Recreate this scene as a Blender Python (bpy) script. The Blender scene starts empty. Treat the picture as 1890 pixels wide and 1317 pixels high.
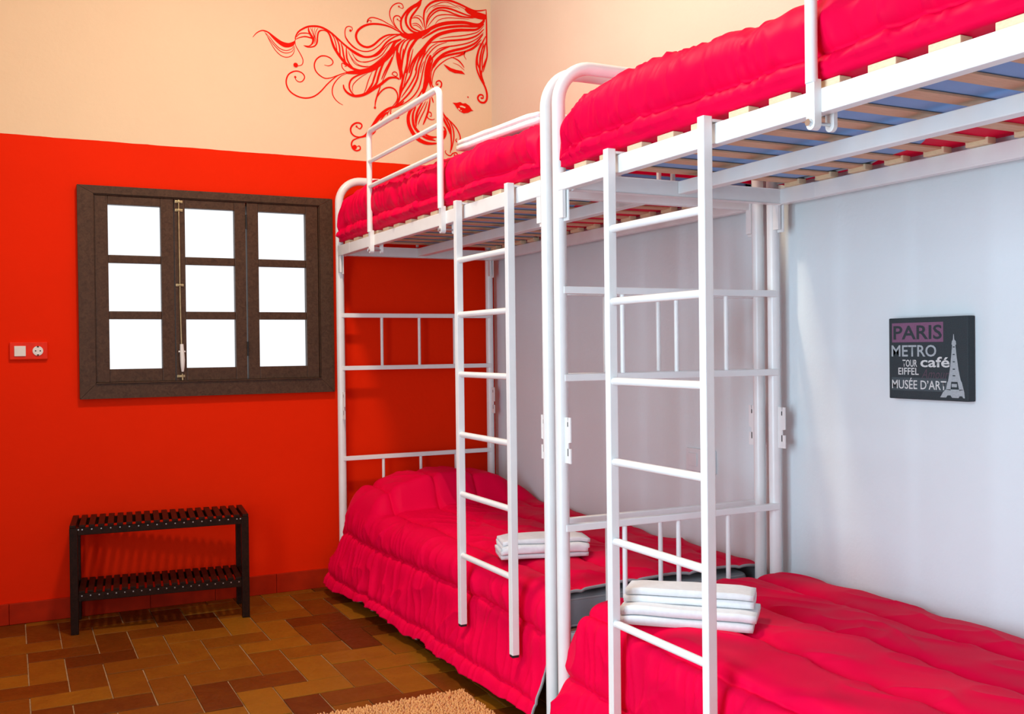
import bpy, bmesh, math, random
import numpy as np
from mathutils import Vector, Matrix

random.seed(4)
scene = bpy.context.scene
COL = scene.collection

# ------------------------------------------------------------------ camera
CAM_LOC = Vector((-2.3925, -4.9806, 1.2039))
YAW, PITCH, ROLL, FOCAL = 0.4653, -0.0090, -0.0115, 1848.27   # focal in px of a 1890 px wide frame
_f = Vector((math.sin(YAW)*math.cos(PITCH), math.cos(YAW)*math.cos(PITCH), math.sin(PITCH)))
_r0 = Vector((math.cos(YAW), -math.sin(YAW), 0)); _u0 = _r0.cross(_f)
_r = math.cos(ROLL)*_r0 + math.sin(ROLL)*_u0
_u = -math.sin(ROLL)*_r0 + math.cos(ROLL)*_u0
cam_data = bpy.data.cameras.new('camera'); cam_data.sensor_width = 36.0
cam_data.sensor_fit = 'HORIZONTAL'; cam_data.lens = FOCAL/1890.0*36.0
cam_data.clip_start = 0.05
cam = bpy.data.objects.new('camera', cam_data); COL.objects.link(cam)
M = Matrix(((_r.x, _u.x, -_f.x), (_r.y, _u.y, -_f.y), (_r.z, _u.z, -_f.z))).to_4x4()
M.translation = CAM_LOC
cam.matrix_world = M
scene.camera = cam

# ------------------------------------------------------------------ world, daylight, exposure
world = bpy.data.worlds.new('overcast_sky'); scene.world = world
world.use_nodes = True
bg = world.node_tree.nodes['Background']
bg.inputs['Color'].default_value = (0.92, 0.96, 1.0, 1); bg.inputs['Strength'].default_value = 2.8
scene.view_settings.view_transform = 'Standard'
scene.view_settings.look = 'None'
scene.view_settings.gamma = 1.0
scene.view_settings.use_curve_mapping = False
scene.view_settings.exposure = -1.18

def area(name, loc, rot, sx, sy, power, color, spread=math.pi):
    l = bpy.data.lights.new(name, 'AREA'); l.shape = 'RECTANGLE'; l.size = sx; l.size_y = sy
    l.energy = power; l.color = color; l.spread = spread
    o = bpy.data.objects.new(name, l); COL.objects.link(o)
    o.location = loc; o.rotation_euler = rot
    return o
# sky light entering by the window and the glazed door that lie outside the frame
area('daylight_left_door', (-3.42, -3.70, 1.30), (0, -math.pi/2, 0), 2.2, 1.5, 262, (0.60, 0.83, 1.0))
area('daylight_front_window', (-1.5, -6.52, 1.6), (math.pi/2, 0, 0), 1.6, 1.4, 14, (0.80, 0.90, 1.0))

# ------------------------------------------------------------------ helpers
def link(o, parent=None):
    COL.objects.link(o)
    if parent is not None: o.parent = parent
    return o
def empty(name, loc=(0, 0, 0), rz=0.0):
    o = bpy.data.objects.new(name, None); o.empty_display_size = 0.1
    o.location = loc; o.rotation_euler = (0, 0, rz); COL.objects.link(o); return o
def tag(o, label=None, cat=None, group=None, kind=None):
    if label: o['label'] = label
    if cat: o['category'] = cat
    if group: o['group'] = group
    if kind: o['kind'] = kind
    return o
class MB:
    """collects shapes (world or local metres) into one mesh"""
    def __init__(s, org=(0, 0, 0)): s.v = []; s.f = []; s.sm = []; s.mi = []; s.org = Vector(org)
    def add(s, vs, fs, smooth=False, mi=0):
        b = len(s.v); s.v += [tuple(Vector(q)-s.org) for q in vs]
        for f in fs: s.f.append(tuple(i+b for i in f)); s.sm.append(smooth); s.mi.append(mi)
        return s
    def box(s, lo, hi, mi=0, bev=0.0):
        x0, y0, z0 = lo; x1, y1, z1 = hi
        if bev <= 0:
            vs = [(x0,y0,z0),(x1,y0,z0),(x1,y1,z0),(x0,y1,z0),(x0,y0,z1),(x1,y0,z1),(x1,y1,z1),(x0,y1,z1)]
            return s.add(vs, [(0,3,2,1),(4,5,6,7),(0,1,5,4),(1,2,6,5),(2,3,7,6),(3,0,4,7)], mi=mi)
        bm = bmesh.new(); bmesh.ops.create_cube(bm, size=1)
        for v in bm.verts:
            v.co = Vector(((x0+x1)/2+v.co.x*(x1-x0), (y0+y1)/2+v.co.y*(y1-y0), (z0+z1)/2+v.co.z*(z1-z0)))
        bmesh.ops.bevel(bm, geom=bm.edges[:], offset=bev, segments=2, profile=0.6, affect='EDGES')
        bm.verts.index_update()
        s.add([v.co.copy() for v in bm.verts], [[v.index for v in f.verts] for f in bm.faces], mi=mi); bm.free()
        return s
    def tube(s, pts, r, n=14, cap=True, mi=0):
        P = [Vector(p) for p in pts]; rings = []
        t0 = (P[1]-P[0]).normalized()
        a = t0.orthogonal().normalized()
        for i, p in enumerate(P):
            t = (P[min(i+1, len(P)-1)]-P[max(i-1, 0)]).normalized()
            a = (a - t*a.dot(t)).normalized(); b = t.cross(a)
            rr = r[i] if isinstance(r, (list, tuple)) else r
            rings.append([p + a*math.cos(2*math.pi*k/n)*rr + b*math.sin(2*math.pi*k/n)*rr for k in range(n)])
        vs = [q for R in rings for q in R]; fs = []
        for i in range(len(P)-1):
            for k in range(n): fs.append((i*n+k, i*n+(k+1) % n, (i+1)*n+(k+1) % n, (i+1)*n+k))
        s.add(vs, fs, True, mi)
        if cap:
            s.add(rings[0], [tuple(range(n))[::-1]], False, mi); s.add(rings[-1], [tuple(range(n))], False, mi)
        return s
    def prism(s, outline, axis, a, b, mi=0):
        """outline of 2D points extruded along axis 0/1/2 from a to b"""
        def p3(q, t):
            l = [q[0], q[1]]; l.insert(axis, t); return tuple(l)
        n = len(outline)
        vs = [p3(q, a) for q in outline]+[p3(q, b) for q in outline]
        fs = [tuple(range(n))[::-1], tuple(range(n, 2*n))]+[(i, (i+1) % n, n+(i+1) % n, n+i) for i in range(n)]
        return s.add(vs, fs, mi=mi)
    def mesh(s, name, mats):
        me = bpy.data.meshes.new(name); me.from_pydata(s.v, [], s.f)
        for m in (mats if isinstance(mats, (list, tuple)) else [mats]): me.materials.append(m)
        me.polygons.foreach_set('use_smooth', s.sm); me.polygons.foreach_set('material_index', s.mi)
        bm = bmesh.new(); bm.from_mesh(me); bmesh.ops.recalc_face_normals(bm, faces=bm.faces); bm.to_mesh(me); bm.free()
        me.update(); return me
    def build(s, name, mats, parent=None):
        return link(bpy.data.objects.new(name, s.mesh(name, mats)), parent)
def arc(c, r, a0, a1, ax0, ax1, n=8):
    c = Vector(c); return [c+Vector(ax0)*r*math.cos(a0+(a1-a0)*i/n)+Vector(ax1)*r*math.sin(a0+(a1-a0)*i/n) for i in range(n+1)]

# ------------------------------------------------------------------ materials
def new_mat(name):
    m = bpy.data.materials.new(name); m.use_nodes = True
    return m, m.node_tree.nodes, m.node_tree.links, m.node_tree.nodes['Principled BSDF']
def noise(N, L, scale, detail=3, vec=None, rough=0.5, dist=0.0):
    n = N.new('ShaderNodeTexNoise'); n.inputs['Scale'].default_value = scale; n.inputs['Detail'].default_value = detail
    n.inputs['Roughness'].default_value = rough; n.inputs['Distortion'].default_value = dist
    if vec is not None: L.new(vec, n.inputs['Vector'])
    return n
def ramp(N, L, src, stops):
    r = N.new('ShaderNodeValToRGB'); e = r.color_ramp.elements
    while len(e) < len(stops): e.new(0.5)
    for el, (p, c) in zip(e, stops): el.position = p; el.color = (*c, 1)
    L.new(src, r.inputs['Fac']); return r
def bump(N, L, src, B, strength=0.2, dist=0.01):
    b = N.new('ShaderNodeBump'); b.inputs['Strength'].default_value = strength; b.inputs['Distance'].default_value = dist
    L.new(src, b.inputs['Height']); L.new(b.outputs['Normal'], B.inputs['Normal']); return b
def coords(N, L, scale=(1, 1, 1)):
    t = N.new('ShaderNodeTexCoord'); m = N.new('ShaderNodeMapping'); m.inputs['Scale'].default_value = scale
    L.new(t.outputs['Object'], m.inputs['Vector']); return m.outputs['Vector']
def simple(name, col, rough=0.5, var=0.06, scale=30, spec=0.5, metal=0.0, bmp=0.0, stretch=(1, 1, 1)):
    m, N, L, B = new_mat(name)
    v = coords(N, L, stretch); n = noise(N, L, scale, 3, v)
    lo = tuple(c*(1-var) for c in col); hi = tuple(min(1, c*(1+var)) for c in col)
    r = ramp(N, L, n.outputs['Fac'], [(0.3, lo), (0.7, hi)])
    L.new(r.outputs['Color'], B.inputs['Base Color']); B.inputs['Roughness'].default_value = rough
    B.inputs['Specular IOR Level'].default_value = spec; B.inputs['Metallic'].default_value = metal
    if bmp: bump(N, L, n.outputs['Fac'], B, bmp, 0.004)
    return m
def paint(name, low, high, border):
    """wall paint: one colour up to the border height, another above it"""
    m, N, L, B = new_mat(name)
    g = N.new('ShaderNodeNewGeometry'); sp = N.new('ShaderNodeSeparateXYZ'); L.new(g.outputs['Position'], sp.inputs[0])
    n = noise(N, L, 9, 4, g.outputs['Position'])
    ma = N.new('ShaderNodeMath'); ma.operation = 'MULTIPLY_ADD'; ma.inputs[1].default_value = 0.006
    L.new(n.outputs['Fac'], ma.inputs[0]); L.new(sp.outputs['Z'], ma.inputs[2])
    gt = N.new('ShaderNodeMath'); gt.operation = 'GREATER_THAN'; gt.inputs[1].default_value = border+0.003
    L.new(ma.outputs[0], gt.inputs[0])
    n2 = noise(N, L, 2.2, 5, g.outputs['Position'])
    a = ramp(N, L, n2.outputs['Fac'], [(0.3, tuple(c*0.95 for c in low)), (0.7, low)])
    b = ramp(N, L, n2.outputs['Fac'], [(0.3, tuple(c*0.97 for c in high)), (0.7, high)])
    mx = N.new('ShaderNodeMix'); mx.data_type = 'RGBA'
    L.new(gt.outputs[0], mx.inputs['Factor']); L.new(a.outputs['Color'], mx.inputs[6]); L.new(b.outputs['Color'], mx.inputs[7])
    L.new(mx.outputs[2], B.inputs['Base Color']); B.inputs['Roughness'].default_value = 0.62; B.inputs['Specular IOR Level'].default_value = 0.06
    n3 = noise(N, L, 55, 4, g.outputs['Position']); n4 = noise(N, L, 7, 3, g.outputs['Position'])
    ad = N.new('ShaderNodeMath'); ad.operation = 'MULTIPLY_ADD'; ad.inputs[1].default_value = 3.0
    L.new(n4.outputs['Fac'], ad.inputs[0]); L.new(n3.outputs['Fac'], ad.inputs[2])
    bump(N, L, ad.outputs[0], B, 0.16, 0.006)
    return m
def wood(name, c0, c1, rough, stretch, scale=6, spec=0.25):
    m, N, L, B = new_mat(name)
    v = coords(N, L, stretch); n = noise(N, L, scale, 6, v, 0.6, 1.2)
    r = ramp(N, L, n.outputs['Fac'], [(0.28, c0), (0.72, c1)])
    L.new(r.outputs['Color'], B.inputs['Base Color']); B.inputs['Roughness'].default_value = rough
    B.inputs['Specular IOR Level'].default_value = spec
    bump(N, L, n.outputs['Fac'], B, 0.12, 0.002); return m
CREAM = (0.84, 0.65, 0.44); RED = (0.82, 0.021, 0.0004); WHITE = (0.76, 0.82, 0.84)
m_wall_back = paint('paint_red_cream', RED, CREAM, 2.180)
m_wall_right = paint('paint_white_cream', WHITE, (0.78, 0.67, 0.54), 2.180)
m_wall_other = paint('paint_white', (0.78, 0.77, 0.75), (0.86, 0.72, 0.55), 2.180)
m_ceiling = simple('ceiling_white', (0.82, 0.80, 0.76), 0.8, 0.02)
m_base = simple('baseboard_red_paint', (0.42, 0.018, 0.002), 0.55, 0.15, 12, spec=0.1, bmp=0.2)
m_white = simple('white_enamel', (0.83, 0.83, 0.82), 0.28, 0.02, 20)
m_slat = wood('birch_slat', (0.62, 0.34, 0.19), (0.76, 0.46, 0.28), 0.5, (2, 14, 14))
m_slatend = wood('birch_slat_pale', (0.74, 0.58, 0.36), (0.86, 0.70, 0.46), 0.55, (14, 14, 40))
m_winwood = wood('walnut_stained', (0.045, 0.020, 0.010), (0.095, 0.047, 0.025), 0.42, (9, 9, 9))
m_bench = wood('dark_stained_wood', (0.010, 0.0035, 0.002), (0.030, 0.011, 0.006), 0.42, (12, 12, 12), spec=0.10)
m_steel = simple('steel', (0.62, 0.62, 0.62), 0.3, 0.05, metal=1.0)
m_brass = simple('aged_brass', (0.42, 0.33, 0.18), 0.38, 0.2, 40, metal=0.8)
m_dark = simple('black_rubber', (0.012, 0.012, 0.013), 0.6)
m_plastic = simple('white_plastic', (0.80, 0.78, 0.74), 0.35, 0.02)
m_plasticred = simple('red_painted_plastic', (0.80, 0.022, 0.001), 0.35, 0.08, spec=0.2)
m_switch = simple('white_switch_plastic', (0.76, 0.79, 0.81), 0.4, 0.02)
m_decal = simple('red_vinyl', (0.80, 0.008, 0.002), 0.5, 0.03, spec=0.08)
m_gap = simple('cream_vinyl', CREAM, 0.6, 0.02)
def fabric(name, col, rough, sheen, scale, bmp):
    m, N, L, B = new_mat(name); v = coords(N, L)
    n = noise(N, L, scale, 4, v); w = noise(N, L, 700, 2, v)
    r = ramp(N, L, n.outputs['Fac'], [(0.3, tuple(c*0.92 for c in col)), (0.7, col)])
    L.new(r.outputs['Color'], B.inputs['Base Color']); B.inputs['Roughness'].default_value = rough
    B.inputs['Sheen Weight'].default_value = sheen; B.inputs['Sheen Roughness'].default_value = 0.4
    bump(N, L, w.outputs['Fac'], B, bmp, 0.001); return m
m_comf = fabric('crimson_satin', (0.82, 0.0015, 0.052), 0.50, 0.0, 3, 0.12)
m_comf.node_tree.nodes['Principled BSDF'].inputs['Specular IOR Level'].default_value = 0.03
m_comf.node_tree.nodes['Principled BSDF'].inputs['Sheen Tint'].default_value = (1.0, 0.35, 0.45, 1)
m_lining = fabric('grey_lining', (0.40, 0.40, 0.41), 0.8, 0.1, 20, 0.2)
m_towel = fabric('white_terry', (0.84, 0.84, 0.85), 0.9, 0.3, 60, 0.5)
m_blue = fabric('blue_ticking', (0.22, 0.40, 0.76), 0.8, 0.1, 4, 0.2)
m_grey = fabric('grey_mattress', (0.30, 0.31, 0.33), 0.8, 0.1, 8, 0.2)
# ================================================================== THE ROOM
RX0, RY0, RH = -3.30, -6.40, 3.90          # room: x -3.30..0, y -6.40..0
XL, XR = -0.8966, -0.0660                  # bed posts
def wall_with_hole(name, plane, lo, hi, holes, depth, mat):
    """plane 'y' or 'x'; lo/hi = (a0,z0),(a1,z1) in the wall plane, holes the same; one solid with rectangular openings"""
    a_cuts = sorted({lo[0], hi[0], *[h[0][0] for h in holes], *[h[1][0] for h in holes]})
    z_cuts = sorted({lo[1], hi[1], *[h[0][1] for h in holes], *[h[1][1] for h in holes]})
    mb = MB()
    for i in range(len(a_cuts)-1):
        for j in range(len(z_cuts)-1):
            ca, cz = (a_cuts[i]+a_cuts[i+1])/2, (z_cuts[j]+z_cuts[j+1])/2
            if any(h[0][0] < ca < h[1][0] and h[0][1] < cz < h[1][1] for h in holes): continue
            if plane == 'y': mb.box((a_cuts[i], depth[0], z_cuts[j]), (a_cuts[i+1], depth[1], z_cuts[j+1]))
            else: mb.box((depth[0], a_cuts[i], z_cuts[j]), (depth[1], a_cuts[i+1], z_cuts[j+1]))
    return tag(mb.build(name, mat), kind='structure')
WX0, WX1, WZ0, WZ1 = -2.050, -0.975, 1.055, 1.925
wall_with_hole('wall_back', 'y', (RX0-0.25, -0.1), (0.25, RH), [((WX0, WZ0), (WX1, WZ1))], (0.0, 0.25), m_wall_back)
wall_with_hole('wall_right', 'x', (RY0-0.25, -0.1), (0.0, RH), [], (0.0, 0.25), m_wall_right)
wall_with_hole('wall_left', 'x', (RY0-0.25, -0.1), (0.0, RH), [((-4.45, 0.0), (-2.95, 2.40))], (RX0-0.25, RX0), m_wall_other)
wall_with_hole('wall_front', 'y', (RX0, -0.1), (0.0, RH), [((-2.30, 0.90), (-0.70, 2.30))], (RY0-0.25, RY0), m_wall_other)
tag(MB().box((RX0-0.25, RY0-0.25, RH), (0.25, 0.25, RH+0.2)).build('ceiling', m_ceiling), kind='structure')

# ---- floor: terracotta herringbone, each tile in view a piece of its own
m_grout = simple('lime_grout', (0.40, 0.25, 0.13), 0.85, 0.2, 60, bmp=0.3)
def tile_material():
    m, N, L, B = new_mat('waxed_terracotta')
    oi = N.new('ShaderNodeObjectInfo'); g = N.new('ShaderNodeNewGeometry')
    n = noise(N, L, 9, 5, g.outputs['Position'], 0.6, 0.6); n2 = noise(N, L, 45, 4, g.outputs['Position'])
    ad = N.new('ShaderNodeMath'); ad.operation = 'MULTIPLY_ADD'; ad.inputs[1].default_value = 0.55
    sb = N.new('ShaderNodeMath'); sb.operation = 'SUBTRACT'; sb.inputs[1].default_value = 0.27
    L.new(n.outputs['Fac'], ad.inputs[0]); L.new(oi.outputs['Random'], ad.inputs[2]); L.new(ad.outputs[0], sb.inputs[0])
    r = ramp(N, L, sb.outputs[0], [(0.05, (0.115, 0.024, 0.002)), (0.35, (0.165, 0.042, 0.003)), (0.65, (0.205, 0.062, 0.004)), (0.95, (0.27, 0.098, 0.006))])
    L.new(r.outputs['Color'], B.inputs['Base Color'])
    rr = ramp(N, L, n2.outputs['Fac'], [(0.3, (0.34,)*3), (0.7, (0.52,)*3)]); L.new(rr.outputs['Color'], B.inputs['Roughness']); B.inputs['Specular IOR Level'].default_value = 0.14
    bump(N, L, n.outputs['Fac'], B, 0.12, 0.004); return m
m_tile = tile_material()
floor = tag(MB().box((RX0-0.25, RY0-0.25, -0.12), (0.25, 0.25, -0.0045)).build('floor', m_grout), kind='structure')
AX, AY, GX, GY, G = 0.130, 0.146, -2.085, -0.365, 0.0022
def tile_mesh(nx, ny):
    return MB().box((-AX*nx/2+G, -AY*ny/2+G, -0.012), (AX*nx/2-G, AY*ny/2-G, 0.0), bev=0.0022).mesh('tile', m_tile)
t_v, t_h = tile_mesh(1, 2), tile_mesh(2, 1)
def in_frame(x, y):
    d = Vector((x, y, 0))-CAM_LOC; z = d.dot(_f)
    if z < 0.3: return False
    px, py = 945+FOCAL*d.dot(_r)/z, 658.5-FOCAL*d.dot(_u)/z
    return -60 < px < 1120 and py < 1380
rest = MB(); n_tile = 0; rr = random.Random(7)
for i in range(-11, 18):
    for j in range(-4, 44):
        k = (j-i) % 4
        if k == 0: x, y, me, hx, hy = GX+(i+0.5)*AX, GY-(j+1)*AY, t_v, AX/2, AY
        elif k == 3: x, y, me, hx, hy = GX+(i+1)*AX, GY-(j+0.5)*AY, t_h, AX, AY/2
        else: continue
        x0, x1, y0, y1 = max(x-hx, RX0), min(x+hx, 0), max(y-hy, RY0), min(y+hy, 0)
        if x1-x0 < 0.02 or y1-y0 < 0.02: continue
        whole = (x1-x0 > 2*hx-1e-6 and y1-y0 > 2*hy-1e-6)
        if n_tile < 300 and in_frame((x0+x1)/2, (y0+y1)/2) and x < -0.55:
            dz = rr.uniform(-0.0012, 0.0008)
            if whole:
                o = bpy.data.objects.new('tile', me); o.location = (x, y, dz); o.rotation_euler = (rr.gauss(0, .003), rr.gauss(0, .003), rr.gauss(0, .004))
            else:
                cx, cy = (x0+x1)/2, (y0+y1)/2
                o = bpy.data.objects.new('tile', MB((cx, cy, 0)).box((x0+G, y0+G, -0.012), (x1-G, y1-G, 0), bev=0.002).mesh('tile', m_tile)); o.location = (cx, cy, dz)
            link(o, floor); n_tile += 1
        else:
            rest.box((x0+G, y0+G, -0.012), (x1-G, y1-G, rr.uniform(-0.0012, 0.0008)))
tag(rest.build('tile_field', m_tile, floor), kind='stuff')

# ---- baseboards
def baseboard(name, pts, mat):
    mb = MB()
    for lo, hi in pts: mb.box(lo, hi, bev=0.004)
    return tag(mb.build(name, mat), kind='structure')
bpieces = []
bb = empty('baseboard_back'); tag(bb, kind='structure')
x = -3.30
while x < -0.002:
    x2 = min(x+0.297, 0.0)
    MB().box((x+0.0006, -0.014, 0.0), (x2-0.0006, -0.0003, 0.095+random.uniform(-0.001, 0.001)), bev=0.003).build('skirting_tile', m_base, bb)
    x = x2
baseboard('baseboard_left', [((RX0, -0.88, 0.0), (RX0+0.014, -0.016, 0.09)), ((RX0, -2.93, 0.0), (RX0+0.014, -0.89, 0.09))], m_plastic)
baseboard('baseboard_right', [((-0.014, RY0, 0.0), (-0.0003, -0.016, 0.09))], m_plastic)

# ================================================================== WINDOW in the red wall
def window_back():
    w = empty('window_1'); tag(w, kind='structure')
    FX0, FX1, FZ0, FZ1 = -2.107, -0.915, 0.9925, 1.9705
    fr = empty('frame'); fr.parent = w
    t = 0.068
    # mitred casing, proud of the wall
    def casing(name, a, b, c, d):
        y0, y1 = -0.026, -0.0004
        MB().add([(p[0], y0, p[1]) for p in (a, b, c, d)]+[(p[0], y1, p[1]) for p in (a, b, c, d)],
                 [(0,1,2,3),(7,6,5,4),(0,4,5,1),(1,5,6,2),(2,6,7,3),(3,7,4,0)]).build(name, m_winwood, fr)
    i0, i1, j0, j1 = FX0+t, FX1-t, FZ0+t, FZ1-0.036
    e = 0.0008
    casing('casing', (FX0, FZ0+e), (i0, j0+e), (i0, j1-e), (FX0, FZ1-e))
    casing('casing', (FX1, FZ0+e), (FX1, FZ1-e), (i1, j1-e), (i1, j0+e))
    casing('casing', (FX0+e, FZ0), (FX1-e, FZ0), (i1-e, j0), (i0+e, j0))
    casing('casing', (FX0+e, FZ1), (i0+e, j1), (i1-e, j1), (FX1-e, FZ1))
    for lo, hi in (((i0+e, -0.020, j0+0.0075), (i0+0.0045, -0.001, j1-0.007)), ((i1-0.0045, -0.020, j0+0.0075), (i1-e, -0.001, j1-0.007)),
                   ((i0+e, -0.034, j0+0.0008), (i1-e, -0.001, j0+0.0055)), ((i0+e, -0.020, j1-0.0050), (i1-e, -0.001, j1-0.0008))):
        MB().box(lo, hi, bev=0.001).build('stop_bead', m_winwood, fr)
    # inner stop lining the hole
    for lo, hi in (((WX0, 0.0, WZ0), (WX0+0.02, 0.20, WZ1)), ((WX1-0.02, 0.0, WZ0), (WX1, 0.20, WZ1)),
                   ((WX0, 0.0, WZ0), (WX1, 0.20, WZ0+0.012)), ((WX0, 0.0, WZ1-0.012), (WX1, 0.20, WZ1))):
        MB().box(lo, hi).build('jamb', m_winwood, fr)
    rows = [(1.127, 1.358), (1.3955, 1.6186), (1.656, 1.8885)]
    sash = [(-2.034, -1.6870, -1.977, -1.7455), (-1.6842, -1.3500, -1.635, -1.4036), (-1.3440, -0.990, -1.288, -1.0523)]
    zb, zt = 1.0660, 1.9290
    for k, (x0, x1, p0, p1) in enumerate(sash):
        s = empty('sash'); s.parent = w
        y0, y1 = -0.016, 0.022
        MB().box((x0, y0, zb), (p0, y1, zt), bev=0.003).build('stile', m_winwood, s)
        MB().box((p1, y0, zb), (x1, y1, zt), bev=0.003).build('stile', m_winwood, s)
        MB().box((p0, y0+0.001, zb), (p1, y1, rows[0][0]), bev=0.003).build('sash_rail', m_winwood, s)
        MB().box((p0, y0+0.001, rows[2][1]), (p1, y1, zt), bev=0.003).build('sash_rail', m_winwood, s)
        for a, b in ((rows[0][1], rows[1][0]), (rows[1][1], rows[2][0])):
            MB().box((p0, y0+0.003, a), (p1, y1-0.004, b), bev=0.004).build('glazing_bar', m_winwood, s)
        for a, b in rows:
            MB().box((p0-0.004, 0.004, a-0.004), (p1+0.004, 0.008, b+0.004)).build('pane', m_glass, s)
    for z in (1.18, 1.80):
        MB().tube([(-1.347, -0.0185, z), (-1.347, -0.0185, z+0.07)], 0.0045, 8).build('hinge', m_dark, w)
    # espagnolette bolt on the meeting stile
    e = empty('espagnolette'); e.parent = w
    bx = -1.664
    MB().tube([(bx, -0.024, 1.925), (bx+0.001, -0.0235, 1.45), (bx+0.004, -0.024, 1.235)], 0.0042, 8).build('rod', m_brass, e)
    MB().tube([(bx+0.006, -0.024, 1.10), (bx+0.007, -0.024, 1.07)], 0.0045, 8).build('rod', m_brass, e)
    for z in (1.915, 1.875, 1.52, 1.088):
        MB().box((bx-0.017, -0.0205, z-0.006), (bx+0.019, -0.0162, z+0.006), bev=0.0015).box((bx-0.007, -0.030, z-0.005), (bx+0.008, -0.0205, z+0.005), bev=0.0015).build('rod_guide', m_brass, e)
    MB().tube([(bx+0.004, -0.030, 1.240), (bx+0.005, -0.033, 1.20), (bx+0.006, -0.036, 1.165), (bx+0.006, -0.036, 1.13), (bx+0.006, -0.034, 1.110)],
              [0.0085, 0.0105, 0.0115, 0.009, 0.006], 10).tube([(bx-0.011, -0.030, 1.205), (bx+0.020, -0.030, 1.205)], 0.004, 8).build('lever_handle', m_plastic, e)
m_glass, N_, L_, B_ = new_mat('window_glass')
for n_ in list(N_):
    if n_.type != 'OUTPUT_MATERIAL': N_.remove(n_)
tr_ = N_.new('ShaderNodeBsdfTransparent'); gl_ = N_.new('ShaderNodeBsdfGlossy'); gl_.inputs['Roughness'].default_value = 0.03
fz_ = N_.new('ShaderNodeFresnel'); fz_.inputs['IOR'].default_value = 1.35; mx_ = N_.new('ShaderNodeMixShader')
L_.new(fz_.outputs[0], mx_.inputs[0]); L_.new(tr_.outputs[0], mx_.inputs[1]); L_.new(gl_.outputs[0], mx_.inputs[2])
L_.new(mx_.outputs[0], N_['Material Output'].inputs['Surface'])
window_back()
# plain frames of the openings outside the picture
def plain_window(name, plane, a0, a1, z0, z1, d0, d1, bars):
    w = empty(name); tag(w, kind='structure')
    def bar(lo, hi):
        if plane == 'x': MB().box((d0, lo[0], lo[1]), (d1, hi[0], hi[1]), bev=0.004).build('frame', m_winwood, w)
        else: MB().box((lo[0], d0, lo[1]), (hi[0], d1, hi[1]), bev=0.004).build('frame', m_winwood, w)
    bar((a0, z0), (a0+0.06, z1)); bar((a1-0.06, z0), (a1, z1)); bar((a0+0.06, z0), (a1-0.06, z0+0.06)); bar((a0+0.06, z1-0.06), (a1-0.06, z1))
    for k in range(1, bars):
        c = a0+(a1-a0)*k/bars; bar((c-0.025, z0+0.06), (c+0.025, z1-0.06))
plain_window('door_1', 'x', -4.45, -2.95, 0.0, 2.40, RX0-0.09, RX0-0.04, 2)
plain_window('window_2', 'y', -2.30, -0.70, 0.90, 2.30, RY0-0.09, RY0-0.04, 2)

# ================================================================== SOCKET AND SWITCH PLATES
def socket_plate():
    r = empty('switch_socket', (-2.314, -0.001, 1.216)); o = r.location
    MB(o).box((-2.391, -0.012, 1.1765), (-2.237, -0.0006, 1.2555), bev=0.004).build('face_plate', m_plasticred, r)
    rk = MB(o).box((-2.372, -0.0165, 1.192), (-2.326, -0.012, 1.238), bev=0.002).build('rocker', m_plastic, r)
    n = 24; cx, cz = -2.277, 1.2155
    so = MB(o).tube([(cx, -0.0122, cz), (cx, -0.0155, cz)], 0.0215, n).tube([(cx, -0.0156, cz), (cx, -0.0162, cz)], 0.0185, n).build('socket_ring', m_plastic, r)
    for dx in (-0.0095, 0.0095): MB(o).tube([(cx+dx, -0.0160, cz), (cx+dx, -0.0167, cz)], 0.0032, 10).build('pin_hole', m_dark, so)
    for dz in (-0.0185, 0.0185): MB(o).box((cx-0.004, -0.0170, cz+dz-0.003), (cx+0.004, -0.0150, cz+dz+0.003)).build('earth_clip', m_dark, so)
    tag(r, 'red painted switch and socket plate on the red wall left of the window', 'socket')
socket_plate()
def switch_right():
    r = empty('light_switch', (-0.001, -1.846, 0.760)); o = r.location
    MB(o).box((-0.010, -1.936, 0.716), (-0.0006, -1.757, 0.804), bev=0.003).build('face_plate', m_switch, r)
    for c in (-1.802, -1.892): MB(o).box((-0.0145, c-0.026, 0.735), (-0.010, c+0.026, 0.786), bev=0.002).build('rocker', m_switch, r)
    tag(r, 'white double light switch low on the white wall between the beds and the corner', 'light switch')
switch_right()

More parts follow.
